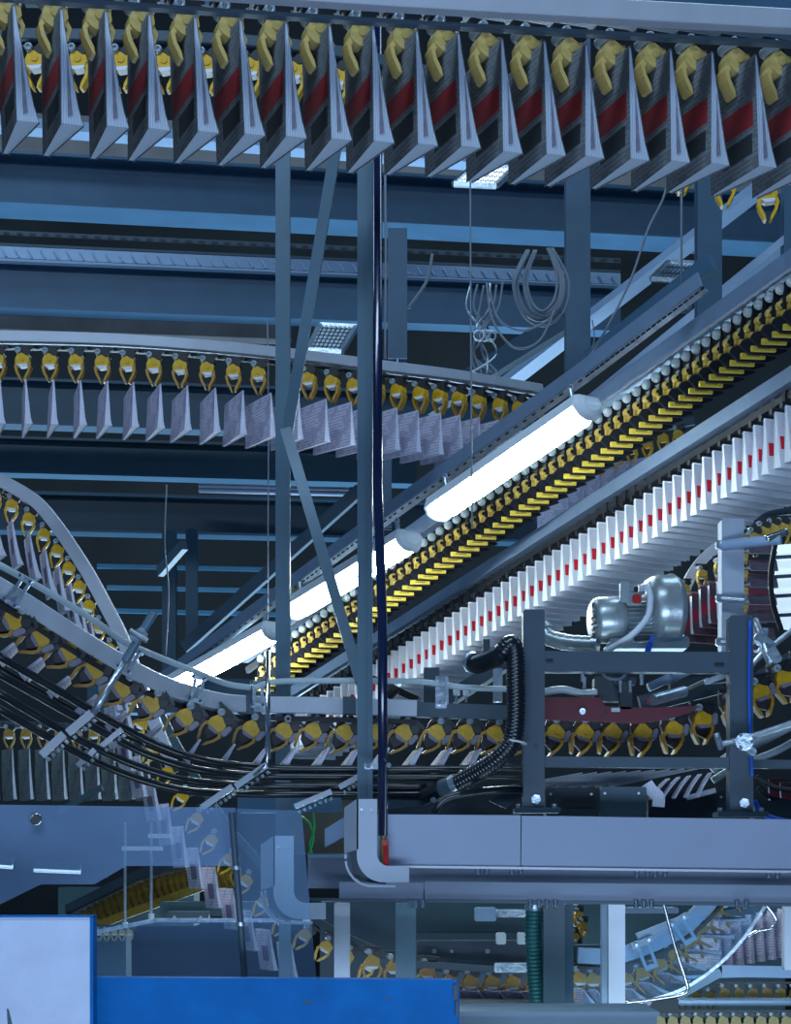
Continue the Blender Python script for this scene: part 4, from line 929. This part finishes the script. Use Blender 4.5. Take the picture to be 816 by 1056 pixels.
# fanned papers lying under the grippers
NP = make_paper(.34, .30, .004, .014, M['edge3'], M['edge3'], .0)
for i in range(9):
    x = 566 + 15*i
    put(NP, USED, P(x+34, 797 - .6*i, 8.0 + .0*i), RZ(8) @ RY(80), 'newspaper lying flat in the fanned run under the machine grippers, ' + ordi(i) + ' from the left', 'newspaper', 'flat newspapers in the machine')
NQ = make_paper(.05, .12, .004, .006, M['pw'], M['edge3'], .02)
for i in range(5):
    put(NQ, USED, P(690+11*i, 803 - i*1.5, 7.82), RZ(10) @ RY(52 - 3*i), 'curved newspaper corner poking down in the machine, ' + ordi(i) + ' from the left', 'newspaper', 'curved newspaper corners in the machine', .9)
b = B(); q = catmull([P(667, 808, 7.8), P(672, 815, 7.79), P(679, 822, 7.78), P(679, 832, 7.78)], 5); b.sweep(q, [(-.003,-.025),(.003,-.025),(.003,.025),(-.003,.025)], (0,1,.1)); tag(b.build('newspaper', 'edge'), 'crumpled newspaper corner dangling over the low drive box', 'newspaper')
b = B(); b.bar(P(708, 823, 7.85), P(738, 815, 7.85), .02, .02); tag(b.build('polished_strip', 'shine'), 'short bright strip right of the dangling newspaper corner', 'strip')
# right edge parts
t = thing('white_column', 'pale white lavender column with blue clamps rising beside the brown newspapers', 'column', P(754, 676, 8.4))
b = B(); b.bbox(P(754, 612, 8.4), (U(23, 8.4), .10, U(150, 8.4)), .006); b.build('profile', 'case', t)
for y in (562, 617, 662):
    b = B(); b.bbox(P(754, y, 8.33), (.13, .03, .035), .006); b.cyl(P(744, y, 8.32), P(768, y+2, 8.30), .012, 8); b.build('clamp', 'galv', t)
for (pts, r, m, lb) in [
    ([(744, 563, 8.3), (775, 559, 8.25), (806, 556, 8.2)], .022, 'pale', 'pale blue bar clamped across the top of the white column'),
    ([(776, 651, 8.2), (792, 652, 8.2)], .018, 'pale', 'short pale blue bar right of the machine post top'),
    ([(744, 768, 7.45), (775, 760, 7.4), (830, 742, 7.3)], .014, 'galv', 'bright rod clamped across the right machine post'),
    ([(739, 757, 7.42), (744, 772, 7.45)], .013, 'galv', 'bright bent rod end left of the right machine post'),
    ([(778, 640, 7.9), (786, 660, 7.85), (796, 684, 7.8)], .02, 'galv', 'thick bright rod slanting down near the right edge'),
    ([(772, 690, 7.9), (790, 672, 7.9), (830, 640, 7.9)], .012, 'galv', 'thin bright rod rising to the right edge above the slate bar'),
    ([(790, 556, 8.2), (812, 548, 8.2)], .016, 'chrome', 'short bright rod at the right end of the pale blue bar'),
    ([(735, 795, 8.1), (752, 780, 8.1), (790, 762, 8.1), (840, 735, 8.1)], .020, 'clrod', 'greyish curved guide tube rising to the right edge'),
    ([(735, 805, 8.2), (760, 790, 8.2), (800, 775, 8.2), (840, 752, 8.2)], .016, 'clrod', 'second greyish curved guide tube rising to the right edge, lower one'),
    ([(800, 560, 8.5), (795, 590, 8.5), (797, 620, 8.5), (806, 650, 8.5)], .012, 'black', 'black curved strip beside the bright panel at the right edge'),
    ([(780, 800, 7.9), (800, 812, 7.9), (840, 818, 7.9)], .010, 'black', 'black rod bending along the newspapers at the lower right edge, upper one'),
    ([(782, 812, 7.9), (800, 824, 7.9), (840, 830, 7.9)], .010, 'black', 'black rod bending along the newspapers at the lower right edge, lower one'),
    ([(778, 826, 7.7), (788, 840, 7.68), (815, 848, 7.66), (850, 850, 7.66)], .012, 'bluet', 'dark blue cable curving over the pale beam at the right edge'),
    ([(774, 640, 7.52), (773, 720, 7.52), (776, 800, 7.52)], .006, 'bluet', 'thin blue cable running down the right machine post')]:
    b = B(); b.tube(PP(pts, 6), r, 10); tag(b.build('metal_rod' if m not in ('bluet', 'black') else 'bent_cable', m), lb, 'rod' if m not in ('bluet',) else 'cable')
t = thing('rod_clamp', 'round bright knurled clamp on the right machine post', 'clamp', P(770, 764, 7.4))
b = B(); b.cyl(P(768, 765, 7.46), P(768, 765, 7.36), .034, 12); b.bbox(P(771, 772, 7.4), (.07, .05, .03), .008, RY(40)); b.build('body', 'galv', t)
for a in range(3): b = B(); b.cyl(P(768+8*math.cos(a*2.1), 765+8*math.sin(a*2.1), 7.36), P(768+8*math.cos(a*2.1), 765+8*math.sin(a*2.1), 7.345), .008, 6); b.build('bolt', 'chrome', t)
t = thing('rod_clamp', 'bright clamp block where the rods cross near the right edge', 'clamp', P(787, 665, 7.8))
b = B(); b.bbox(P(788, 662, 7.85), (.09, .06, .04), .01, RY(35)); b.bbox(P(798, 676, 7.8), (.04, .05, .07), .01, RY(-30)); b.build('body', 'galv', t)
b = B(); b.ring(P(780, 667, 7.8), (.2, 1, .3), .02, .007); b.build('ring', 'galv', t)
t = thing('glowing_panel', 'white panel with added glow, cut by the right edge beside the brown newspapers', 'lamp', P(815, 610, 8.9))  # white panel made to glow by its own emission
b = B(); b.prism([P(803, 562, 8.9), P(850, 558, 8.9), P(850, 652, 8.9), P(806, 648, 8.9), P(799, 605, 8.9)], (0, .03, 0)); b.build('panel', 'panel', t)
for k in range(4): b = B(); b.bar(P(799, 575+20*k, 8.87), P(850, 572+20*k, 8.87), .015, .02); b.build('bar', 'mach', t)
NR = make_paper(.20, .22, .006, .02, M['pe'], M['edge'], .01)
for i in range(4):
    put(NR, USED, P(792 + 12*i, 803 + 4*i, 8.2), RZ(-40), 'lilac edged newspaper bending behind black rods at the lower right edge, ' + ordi(i) + ' from the left', 'newspaper', 'newspapers behind the bent black rods', .8)
# posts behind the rail right of the pipe
for (x0, x1, y0, y1, m, lb) in [(437, 453, 689, 728, 'mach', 'short dark bracket post left of the pale clamp plate'), (498, 505, 660, 690, 'mach', 'short dark post above the ribbed hose bend'), (509, 518, 690, 724, 'galv', 'short galvanised post below the ribbed hose bend')]:
    Y = 8.3; b = B(); b.hcol(P((x0+x1)/2, y1, Y), P((x0+x1)/2, y0, Y), U(x1-x0, Y), .06, .01); tag(b.build('bracket_post', m), lb, 'post')
for i, x in enumerate((471, 481)):
    t = thing('adjuster_bolt', ['bright hanging bolt left of its twin above the dark rail', 'bright hanging bolt right of its twin above the dark rail'][i], 'bolt', P(x, 714, 8.2))
    B().cyl(P(x, 724, 8.2), P(x, 715, 8.2), .005, 8).build('shank', 'galv', t); B().cyl(P(x, 717, 8.2), P(x, 709, 8.2), .014, 8).build('head', 'lampend', t)
dg((462, 722, 8.5), (540, 672, 8.4), .06, .07, 'mach', 'dark slanting beam behind the ribbed hose bend', 'machine_strut')
dg((385, 700, 8.35), (432, 722, 8.3), .03, .04, 'black', 'small dark slanting strut right of the long dark pipe', 'machine_strut')
b = B(); b.cyl(P(398, 718, 8.2), P(408, 708, 8.2), .03, 14); tag(b.build('small_motor', 'black'), 'small black knob shaped drive between pipe and pale clamp plate', 'machine part')
# ================================================================== LOWER PART
# clear acrylic guard sheets
t = thing('acrylic_guard', 'large clear acrylic guard sheet at the lower left with a round hole', 'guard sheet', P(150, 890, 6.6))
def sheet(pts, Y, name, m, hole=None, th=.008):
    b = B(); pts = [P(x, y, Y) for x, y in pts]; b.prism(pts, (0, th, 0)); return b.build(name, m, t)
sheet([(-60, 829), (243, 833), (244, 893), (130, 893), (97, 912), (42, 912), (-60, 962)], 6.62, 'upper_sheet', 'acry')
b = B(); b.ring(P(37, 845, 6.61), (0,1,0), U(5.6, 6.6), .003, 20, 6); b.build('hole_rim', 'chrome', t)
b = B(); b.cyl(P(37, 845, 6.612), P(37, 845, 6.60), U(5, 6.6), 18); b.build('hole', 'black', t)
t = thing('acrylic_guard', 'thin clear acrylic guard sheet left of the pale beams, edge slanting', 'guard sheet', P(280, 920, 6.75))
sheet([(244, 834), (311, 836), (328, 1030), (95, 1030), (95, 957), (160, 949), (244, 949)], 6.75, 'sheet', 'acry2')
t = thing('guard_rod', 'dark slim rod slanting down in front of the clear acrylic sheet', 'rod', P(245, 920, 6.55))
b = B(); b.cyl(P(239, 838, 6.55), P(253, 1015, 6.55), .0115, 10); b.build('rod', 'mach', t)
for y in (895, 953): x = 239+(y-838)*14/177; b = B(); b.cyl(P(x, y-2, 6.55), P(x, y+2, 6.55), .016, 10); b.build('collar', 'galv', t)
# blue cabinets in front
t = thing('blue_cabinet', 'pale blue metal cabinet cut by the lower left corner', 'cabinet', P(40, 1056, 5.9))
x0 = P(-60, 946, 5.9); x1 = P(93, 946, 5.9); z1 = x0.z; 
b = B(); b.box(((x0.x+x1.x)/2, 5.935, (z1+CZ-.9)/2), (x1.x-x0.x, .07, z1-CZ+.9)); b.build('front', 'bluel', t)
b = B(); b.box((x1.x+.005, 5.933, (z1+CZ-.9)/2), (.010, .074, z1-CZ+.904)); b.box(((x0.x+x1.x)/2, 5.933, z1+.003), (x1.x-x0.x+.02, .074, .006)); b.build('edge_trim', 'bluep', t)
b = B(); b.prism([P(7, 1040, 5.897), P(9, 1041, 5.897), P(13, 1058, 5.897), P(8, 1058, 5.897)], (0, .002, 0)); b.build('scratch', 'mach', t)
t = thing('blue_machine', 'bright blue metal machine front along the bottom edge', 'machine', P(285, 1056, 6.1))
b = B(); q0, q1 = P(90, 1008, 6.15), P(473, 1011, 6.15)
b.prism([P(90, 1008, 6.15), P(466, 1010.5, 6.15), P(471, 1012, 6.15), P(474, 1017, 6.15), P(474, 1120, 6.15), P(90, 1120, 6.15)], (0, .10, 0)); b.build('cover', 'bluep', t)
b = B(); b.bbox(P(470, 1023, 6.14), (.012, .01, .05), .004); b.bbox(P(471.5, 1040, 6.14), (.008, .01, .05), .003); b.build('latch', 'black', t)
for (x, y, w) in ((318, 1033, 10), (401, 1029, 7)):
    b = B(); c = P(x, y, 6.148); b.prism([c + Vector((math.cos(a*.9)*U(w*(.6+.4*((a*7) % 3)/2), 6.1)*.6, 0, math.sin(a*.9)*U(w*.5, 6.1)*.35)) for a in range(7)], (0,.003,0)); b.build('paint_chip', 'tealp', t)
t = thing('grey_table', 'grey green machine table top at the bottom right of the blue panel', 'table', P(570, 1056, 6.9))
b = B(); b.box(P(570, 1075, 6.95), (U(200, 6.95), .4, U(70, 6.95))); b.build('body', 'table', t)
b = B(); b.bbox(P(570, 1041, 6.9), (U(204, 6.9), .44, .015), .004); b.build('top_lip', 'table', t)
# legs under the beams
for (xa, xb, y0, y1, Y, m, lb) in [
    (345, 361, 931, 1025, 7.9, 'rail', 'pale grey upright right of the acrylic edge under the beams'),
    (408, 429, 931, 1030, 7.9, 'post', 'grey upright right of the pale one under the beams'),
    (560, 582, 932, 1045, 7.95, 'mach', 'dark slate upright right of the teal ribbed hose'),
    (582, 591, 932, 1045, 8.1, 'navy', 'narrow navy upright tight against the dark slate one'),
    (620, 627, 932, 1045, 8.2, 'pale', 'narrow pale blue edge strip left of the pale grey upright'),
    (627, 644, 932, 1045, 8.0, 'rail', 'pale grey upright in front of the curved lower conveyor'),
    (808, 830, 932, 1000, 8.6, 'rail', 'pale upright cut by the right edge beneath the beams'),
    (288, 300, 905, 1015, 9.0, 'post', 'dim post foot behind the C shaped cover and acrylic')]:
    Yp = Y; b = B(); b.bbox(P((xa+xb)/2, (y0+y1)/2, Yp), (U(xb-xa, Yp), .06, U(y1-y0, Yp)), .004); tag(b.build('upright', m), lb, 'post')
# dim shelves and boxes behind
def bx(x0, x1, y0, y1, Y, d, m, name, lb, cat, extra=()):
    t = thing(name, lb, cat, P((x0+x1)/2, y1, Y)); b = B(); b.bbox(P((x0+x1)/2, (y0+y1)/2, Y) + EY*(d/2), (U(x1-x0, Y), d, U(y1-y0, Y)), .006); b.build('body', m, t)
    for (x, y, r, mm) in extra: B().cyl(P(x, y, Y), P(x, y, Y-.012), r, 8).build('bolt', mm, t)
    return t
bx(429, 545, 930, 962, 9.4, .3, 'tealp', 'machine_box', 'dim teal machine box under the beams left of the teal hose', 'box')
bx(430, 546, 970, 1002, 9.2, .1, 'mach', 'machine_box', 'dark plate with three bolts under the dim teal box', 'box', ((448, 981, .012, 'ring'), (466, 981, .009, 'ring'), (503, 981, .012, 'ring')))
bx(490, 512, 936, 950, 9.0, .1, 'pale', 'junction_box', 'small pale blue box on the dim teal machine box', 'box')
bx(512, 546, 938, 946, 9.1, .06, 'galv', 'terminal_strip', 'row of pale terminals right of the small pale blue box', 'box')
bx(512, 522, 962, 974, 8.7, .06, 'white', 'valve', 'small white valve block left of the teal hose', 'valve')
bx(534, 543, 962, 974, 8.7, .06, 'white', 'valve', 'small white valve block tight beside the teal hose', 'valve')
bx(510, 545, 993, 1003, 8.6, .04, 'galv', 'sensor_block', 'grey sensor block over the amber grippers', 'box')
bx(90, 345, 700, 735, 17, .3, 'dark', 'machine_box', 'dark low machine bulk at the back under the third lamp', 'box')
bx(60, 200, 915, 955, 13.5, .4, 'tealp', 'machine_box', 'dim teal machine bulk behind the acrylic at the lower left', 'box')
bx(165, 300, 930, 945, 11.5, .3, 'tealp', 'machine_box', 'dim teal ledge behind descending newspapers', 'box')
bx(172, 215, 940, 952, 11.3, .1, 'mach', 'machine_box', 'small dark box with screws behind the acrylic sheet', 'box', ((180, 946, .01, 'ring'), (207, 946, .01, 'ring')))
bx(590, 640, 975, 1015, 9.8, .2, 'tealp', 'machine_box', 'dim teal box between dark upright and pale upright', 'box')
bx(430, 560, 1034, 1044, 8.6, .3, 'machb', 'machine_box', 'black tray below the amber grippers', 'box')
bx(595, 700, 1030, 1045, 9.0, .3, 'machb', 'machine_box', 'black tray below the curved lower conveyor', 'box')
bx(300, 420, 825, 880, 9.6, .3, 'dullb', 'dull_box', 'dull brown bulk behind the green wires', 'box')
bx(245, 352, 822, 838, 9.3, .1, 'blue', 'blue_cover', 'blue cover plate under the black tubes right of the slanting rod', 'plate')
bx(0, 130, 955, 1010, 9.8, .2, 'tealp', 'machine_box', 'dim low bulk right behind the pale blue cabinet', 'box')
# vertical light rods behind the acrylic with cross bars
for i, (x, y0, y1) in enumerate(((129, 848, 957), (156, 848, 948))):
    t = thing('stand_rod', ['thin pale upright rod behind the acrylic, left one of two', 'thin pale upright rod behind the acrylic, right one of two'][i], 'rod', P(x, y1, 9.0))
    b = B(); b.cyl(P(x, y0, 9.0), P(x, y1, 9.0), .007, 8); b.build('rod', 'galv', t); b = B(); b.cyl(P(x, y1-6, 9.0), P(x, y1, 9.0), .014, 8); b.build('foot', 'lampend', t)
b = B(); b.bar(P(126, 875, 8.95), P(168, 875, 8.95), .02, .03); tag(b.build('cross_bar', 'lampend'), 'short pale bar across the two thin upright rods', 'bar')
b = B(); b.bar(P(153, 862, 8.97), P(176, 862, 8.97), .02, .03); tag(b.build('cross_bar', 'lampend'), 'shorter pale bar above, joined to the right thin rod', 'bar')
b = B(); b.bar(P(95, 962, 9.2), P(160, 949, 9.2), .02, .01); b.bar(P(160, 949, 9.2), P(320, 949, 9.2), .02, .01); tag(b.build('frame_edge', 'galv'), 'thin pale frame edge behind the clear sheet above the blue panel', 'frame')
# far fluorescent lamps seen through the sheet
for i, (x0, x1, y) in enumerate(((-12, 13, 892), (35, 83, 897))):
    t = thing('batten_lamp', ['distant lit lamp through the acrylic, cut by the left edge', 'distant lit lamp through the acrylic, second from the left edge'][i], 'lamp', P((x0+x1)/2, y, 15))
    b = B(); b.cyl(P(x0, y, 15), P(x1, y+2, 15), .018, 10); b.build('tube', 'ceil', t); b = B(); b.bar(P(x0, y-4, 15), P(x1, y-2, 15), .08, .03); b.build('housing', 'navy', t)
# green wires
for i, pts in enumerate(([(311, 842, 8.2), (320, 850, 8.2), (323, 865, 8.2), (319, 881, 8.2)], [(323, 838, 8.2), (324, 855, 8.2), (320, 870, 8.2), (322, 881, 8.2)])):
    b = B(); b.tube(PP(pts, 6), .005, 7); tag(b.build('green_wire', 'greenw'), ['bright green wire arching in left of the C shaped cover', 'bright green wire hanging straighter, right of the arching one'][i], 'wire')
# far conveyor with brown grippers behind the sheet
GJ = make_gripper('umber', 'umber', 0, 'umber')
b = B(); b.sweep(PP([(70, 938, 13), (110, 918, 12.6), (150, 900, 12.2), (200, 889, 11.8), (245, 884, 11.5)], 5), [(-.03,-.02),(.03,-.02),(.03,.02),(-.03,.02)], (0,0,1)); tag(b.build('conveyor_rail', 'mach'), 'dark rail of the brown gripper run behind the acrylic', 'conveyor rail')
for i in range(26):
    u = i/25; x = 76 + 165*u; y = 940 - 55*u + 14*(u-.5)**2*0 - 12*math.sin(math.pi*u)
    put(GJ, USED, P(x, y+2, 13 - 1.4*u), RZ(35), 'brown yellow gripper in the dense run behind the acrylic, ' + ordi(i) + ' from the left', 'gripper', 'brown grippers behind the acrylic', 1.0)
b = B(); b.bar(P(90, 958, 12.4), P(215, 912, 11.6), .05, .12); tag(b.build('guide_bar', 'umber'), 'brown bar under the dense run of brown grippers', 'beam')
GK = make_gripper('cream', 'cream')
for i in range(5):
    put(GK, USED, P(102+8*i, 956, 9.4), RZ(10), 'pale gripper in the small cluster right of the pale blue cabinet, ' + ordi(i) + ' from the left', 'gripper', 'pale grippers by the blue cabinet', .42)
b = B(); b.bar(P(97, 955, 9.42), P(140, 956, 9.42), .02, .01); tag(b.build('conveyor_rail', 'mach'), 'tiny dark rail over the cluster of pale grippers', 'conveyor rail')
# dim hanging row at the far left behind the tubes
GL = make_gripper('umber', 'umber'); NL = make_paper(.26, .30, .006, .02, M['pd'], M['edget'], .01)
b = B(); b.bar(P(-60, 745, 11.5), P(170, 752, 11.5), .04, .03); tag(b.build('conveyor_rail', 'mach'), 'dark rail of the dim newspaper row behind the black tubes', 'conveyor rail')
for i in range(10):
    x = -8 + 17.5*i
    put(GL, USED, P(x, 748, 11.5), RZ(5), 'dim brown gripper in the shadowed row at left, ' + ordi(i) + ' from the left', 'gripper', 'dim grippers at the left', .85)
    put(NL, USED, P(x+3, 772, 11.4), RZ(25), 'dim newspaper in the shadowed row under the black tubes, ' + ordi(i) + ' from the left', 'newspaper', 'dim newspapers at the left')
b = B(); b.bar(P(105, 812, 9.9), P(60, 838, 9.9), .03, .05); tag(b.build('machine_strut', 'tealp'), 'dull slanting strut just above the acrylic edge at left', 'beam')

# ---------- lower right: curved conveyor, amber grippers and newspapers
GM = make_gripper('amber', 'amber', .01); NM = make_paper(.30, .13, .006, .02, M['pw'], M['edge'], .01)
b = B(); b.bar(P(380, 991, 9.0), P(560, 1003, 8.9), .03, .03); tag(b.build('conveyor_rail', 'mach'), 'dark rail over the amber grippers under the machine plate', 'conveyor rail')
for i in range(9):
    x = 383 + 22*i if i < 2 else 440 + 22*(i-2)
    y = 985 + 5*i if i < 3 else 1004 + .4*i
    put(GM, USED, P(x+2, y-6, 9.0), RY(4) @ RZ(5), 'amber gripper in the low row under the beams, ' + ordi(i) + ' from the left', 'gripper', 'amber grippers of the low row', .95)
    if i > 1: put(NM, USED, P(x+10, y+18, 8.85), RZ(40) @ RY(-38), 'rolled pale newspaper below the low amber grippers, ' + ordi(i-2) + ' from the left', 'newspaper', 'rolled newspapers of the low row')
cur = [(598, 1008), (612, 1009), (628, 1010), (645, 1008), (662, 1003), (680, 994), (696, 984), (710, 972), (723, 958), (735, 943), (745, 928)]
tM = thing('conveyor_rail', 'pale blue curved rail of the lower right conveyor sweeping up under the beams', 'conveyor rail', P(690, 965, 8.8))
pm = PP([(596, 985, 8.8), (630, 986, 8.8), (655, 980, 8.8), (680, 970, 8.8), (704, 956, 8.8), (722, 940, 8.8), (738, 922, 8.8)], 6)
b = B(); b.sweep(pm, [(-.035,-.035),(.035,-.035),(.035,.035),(-.035,.035)], (0,1,0)); b.build('rail_profile', 'rail2', tM)
chain_guide(tM, pm, .055, .014, .03, 'black')
for i, (x, y) in enumerate(cur):
    a = cur[max(i-1,0)]; c = cur[min(i+1, len(cur)-1)]; ang = math.degrees(math.atan2(-(c[1]-a[1]), c[0]-a[0]))
    R = RY(-ang*.8)
    put(GM, USED, P(x, y, 8.9) + R @ Vector((0,0,.05)), R, 'amber gripper on the lower right curve, ' + ordi(i) + ' from the left', 'gripper', 'amber grippers of the lower right curve', .9)
    put(NM, USED, P(x, y, 8.8) + R @ Vector((.02,0,-.06)), RZ(30) @ R @ RY(-40), 'lilac newspaper curled along the lower right trough, ' + ordi(i) + ' from the left', 'newspaper', 'newspapers of the lower right curve')
# clear trough
t = thing('acrylic_trough', 'clear acrylic trough with bright rim curving under the lower right conveyor', 'guard sheet', P(720, 990, 8.7))
tp = PP([(600, 1036, 8.7), (645, 1033, 8.7), (690, 1022, 8.7), (725, 1002, 8.7), (755, 974, 8.7), (778, 942, 8.7), (786, 928, 8.7)], 7)
b = B(); b.sweep(tp, [(-.14,-.003),(.14,-.003),(.14,.003),(-.14,.003)], (0,1,0)); b.build('curved_sheet', 'acry3', t)
b = B(); b.sweep([p + Vector((0,-.14,0)) for p in tp], [(-.006,-.007),(.006,-.007),(.006,.007),(-.006,.007)], (0,1,0)); b.build('rim', 'galv', t)
tq = [P(HX + (F*p.x/p.y-HX)*1.0, 0, p.y) for p in tp]
b = B(); b.prism([p + Vector((0,-.138,0)) for p in tp[::3]] + [P(700, 950, 8.56), P(655, 985, 8.56), P(600, 1000, 8.56)][::1], (0, .004, 0)); b.build('side_sheet', 'acry3', t)
# wire loops
for i, pts in enumerate(([(683, 925, 8.4), (696, 975, 8.4), (708, 1012, 8.4), (709, 1021, 8.4), (702, 1026, 8.4), (672, 1031, 8.4), (645, 1034, 8.4)], [(786, 928, 8.4), (798, 943, 8.4), (801, 951, 8.4), (796, 957, 8.4), (782, 960, 8.4), (772, 966, 8.4)])):
    b = B(); b.tube(PP(pts, 6), .008, 8); tag(b.build('wire_bracket', 'chrome'), ['long bent bright wire bracket hanging before the lower right curve', 'short bent bright wire bracket at the upper end of the clear trough'][i], 'bracket')
def plate_clamp(x0, y0, x1, y1, Y, lb):
    a, c = P(x0, y0, Y), P(x1, y1, Y); t = thing('rail_clamp', lb, 'clamp', (a+c)/2); d = (c-a).normalized(); nn = d.cross(EY)
    for s in (-1, 1): B().bar(a + nn*.024*s, c + nn*.024*s, .014, .014).build('arm', 'pale', t)
    B().bar(a - nn*.05, a + nn*.05, .03, .03).build('head', 'pale', t); B().bar(c - nn*.03, c + nn*.03, .02, .02).build('foot', 'pale', t)
    for s in (-1, 1): B().cyl(a + nn*.03*s, a + nn*.03*s - EY*.03, .008, 6).build('bolt', 'galv', t)
plate_clamp(662, 972, 672, 997, 8.6, 'pale blue forked clamp on the lower right rail, lower left one')
plate_clamp(699, 950, 712, 970, 8.6, 'pale blue forked clamp on the lower right rail, upper right one')
dg((657, 966, 8.62), (700, 949, 8.62), .03, .03, 'pale', 'pale blue link bar between the two forked clamps', 'link_bar')
# bright discs of clear newspaper wrappers catching light
# rows of grippers at the bottom right corner
b = B(); b.bar(P(744, 1001, 8.9), P(850, 1003, 8.9), U(12, 8.9), .05); b.bar(P(700, 1026, 9.0), P(745, 1001, 8.9), .04, .05); tag(b.build('table_frame', 'rail2'), 'pale green grey frame bar at the bottom right corner under the trough', 'frame')
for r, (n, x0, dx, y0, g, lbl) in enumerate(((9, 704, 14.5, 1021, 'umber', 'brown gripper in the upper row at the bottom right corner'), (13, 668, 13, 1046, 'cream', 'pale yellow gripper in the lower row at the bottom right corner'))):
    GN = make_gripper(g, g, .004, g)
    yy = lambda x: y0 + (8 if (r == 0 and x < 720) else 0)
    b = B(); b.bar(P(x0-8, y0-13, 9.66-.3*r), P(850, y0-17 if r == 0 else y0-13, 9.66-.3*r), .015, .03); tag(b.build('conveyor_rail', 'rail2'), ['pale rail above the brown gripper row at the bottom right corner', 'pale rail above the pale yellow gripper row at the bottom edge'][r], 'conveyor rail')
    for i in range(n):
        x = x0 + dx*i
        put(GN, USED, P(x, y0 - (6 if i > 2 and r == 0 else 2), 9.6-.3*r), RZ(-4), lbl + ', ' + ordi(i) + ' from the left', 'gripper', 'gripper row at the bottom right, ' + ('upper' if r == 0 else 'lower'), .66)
bx(700, 850, 1032, 1037, 9.35, .3, 'table', 'shelf', 'thin pale shelf between the two gripper rows at the bottom right', 'shelf')
NS = make_paper(.30, .26, .006, .02, M['pw'], M['edge'], .01)
for i in range(7):
    put(NS, USED, P(742 + 11*i, 950 - 2*i, 10.4), RZ(35), 'dim lilac newspaper hanging behind the clear trough, ' + ordi(i) + ' from the left', 'newspaper', 'dim newspapers behind the trough')
b = B(); b.bar(P(730, 946, 10.45), P(850, 930, 10.45), .04, .03); tag(b.build('conveyor_rail', 'mach'), 'dark rail behind the clear trough at right', 'conveyor rail')
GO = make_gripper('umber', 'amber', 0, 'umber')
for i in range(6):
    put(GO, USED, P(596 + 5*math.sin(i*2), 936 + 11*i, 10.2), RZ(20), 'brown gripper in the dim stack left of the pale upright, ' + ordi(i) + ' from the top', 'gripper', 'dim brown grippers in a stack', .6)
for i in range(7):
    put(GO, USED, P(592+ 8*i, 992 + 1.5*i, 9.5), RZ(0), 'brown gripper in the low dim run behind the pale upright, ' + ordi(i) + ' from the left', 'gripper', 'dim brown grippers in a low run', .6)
bx(644, 700, 936, 942, 9.6, .2, 'pale', 'ledge', 'teal lit ledge behind the curved lower right rail', 'ledge')
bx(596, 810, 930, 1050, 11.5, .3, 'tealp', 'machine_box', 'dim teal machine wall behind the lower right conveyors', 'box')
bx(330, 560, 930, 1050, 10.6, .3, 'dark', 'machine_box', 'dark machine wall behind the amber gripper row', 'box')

# ================================================================== CAMERA, LIGHT
cam = bpy.data.cameras.new('camera'); co = bpy.data.objects.new('camera', cam); COL.objects.link(co)
co.location = (0, 0, CZ); co.rotation_euler = (math.pi/2, 0, 0)
cam.sensor_fit = 'HORIZONTAL'; cam.sensor_width = 36; cam.lens = 36*F/816
cam.shift_x = 0; cam.shift_y = (HY-528)/816; cam.clip_start = .1; cam.clip_end = 200
S.camera = co
def area(name, loc, rot, sx, sy, col, e, shape='RECTANGLE'):
    l = bpy.data.lights.new(name, 'AREA'); l.shape = shape; l.size = sx; l.size_y = sy; l.color = col; l.energy = e
    o = bpy.data.objects.new(name, l); COL.objects.link(o); o.location = loc; o.rotation_euler = [math.radians(a) for a in rot]; return o
area('hall_lamp', (-2.5, 2.5, 9.5), (25, 0, 0), 7, 1.2, (.54, .76, 1.0), 430)
area('hall_lamp', (4.5, 9.5, 10.5), (0, 0, 0), 6, 1.5, (.50, .75, 1.0), 200)
area('hall_lamp', (-5.0, 13, 10.5), (0, 0, 0), 6, 1.5, (.45, .72, 1.0), 180)
area('upward_fill', (0.5, 1.0, .4), (125, 0, 0), 5, 1.2, (.50, .70, 1.0), 230)  # unseen fill light added low near the camera, aimed up and forward
area('upward_fill', (-1, 17.2, 1.2), (180, 0, 0), 10, 1.8, (.52, .78, 1.0), 1100)  # unseen fill light added below to brighten the beam undersides
area('machine_lamp', (1.1, 7.3, .9), (120, 0, 0), 2.4, .25, (.55, .85, 1.0), 15)
for (x, y, Y, e) in ((575, 470, 9.2, 40), (400, 600, 10.4, 38), (262, 690, 11.9, 26)):
    pass
w = bpy.data.worlds.new('world'); S.world = w; w.use_nodes = True
bg = w.node_tree.nodes['Background']; bg.inputs[0].default_value = (.15, .38, .78, 1); bg.inputs[1].default_value = .15
S.view_settings.view_transform = 'Standard'; S.view_settings.look = 'None'; S.view_settings.gamma = 1; S.view_settings.exposure = 0.18
S.view_settings.use_curve_mapping = False
for o in COL.objects:
    if 'wo' in o.keys(): del o['wo']
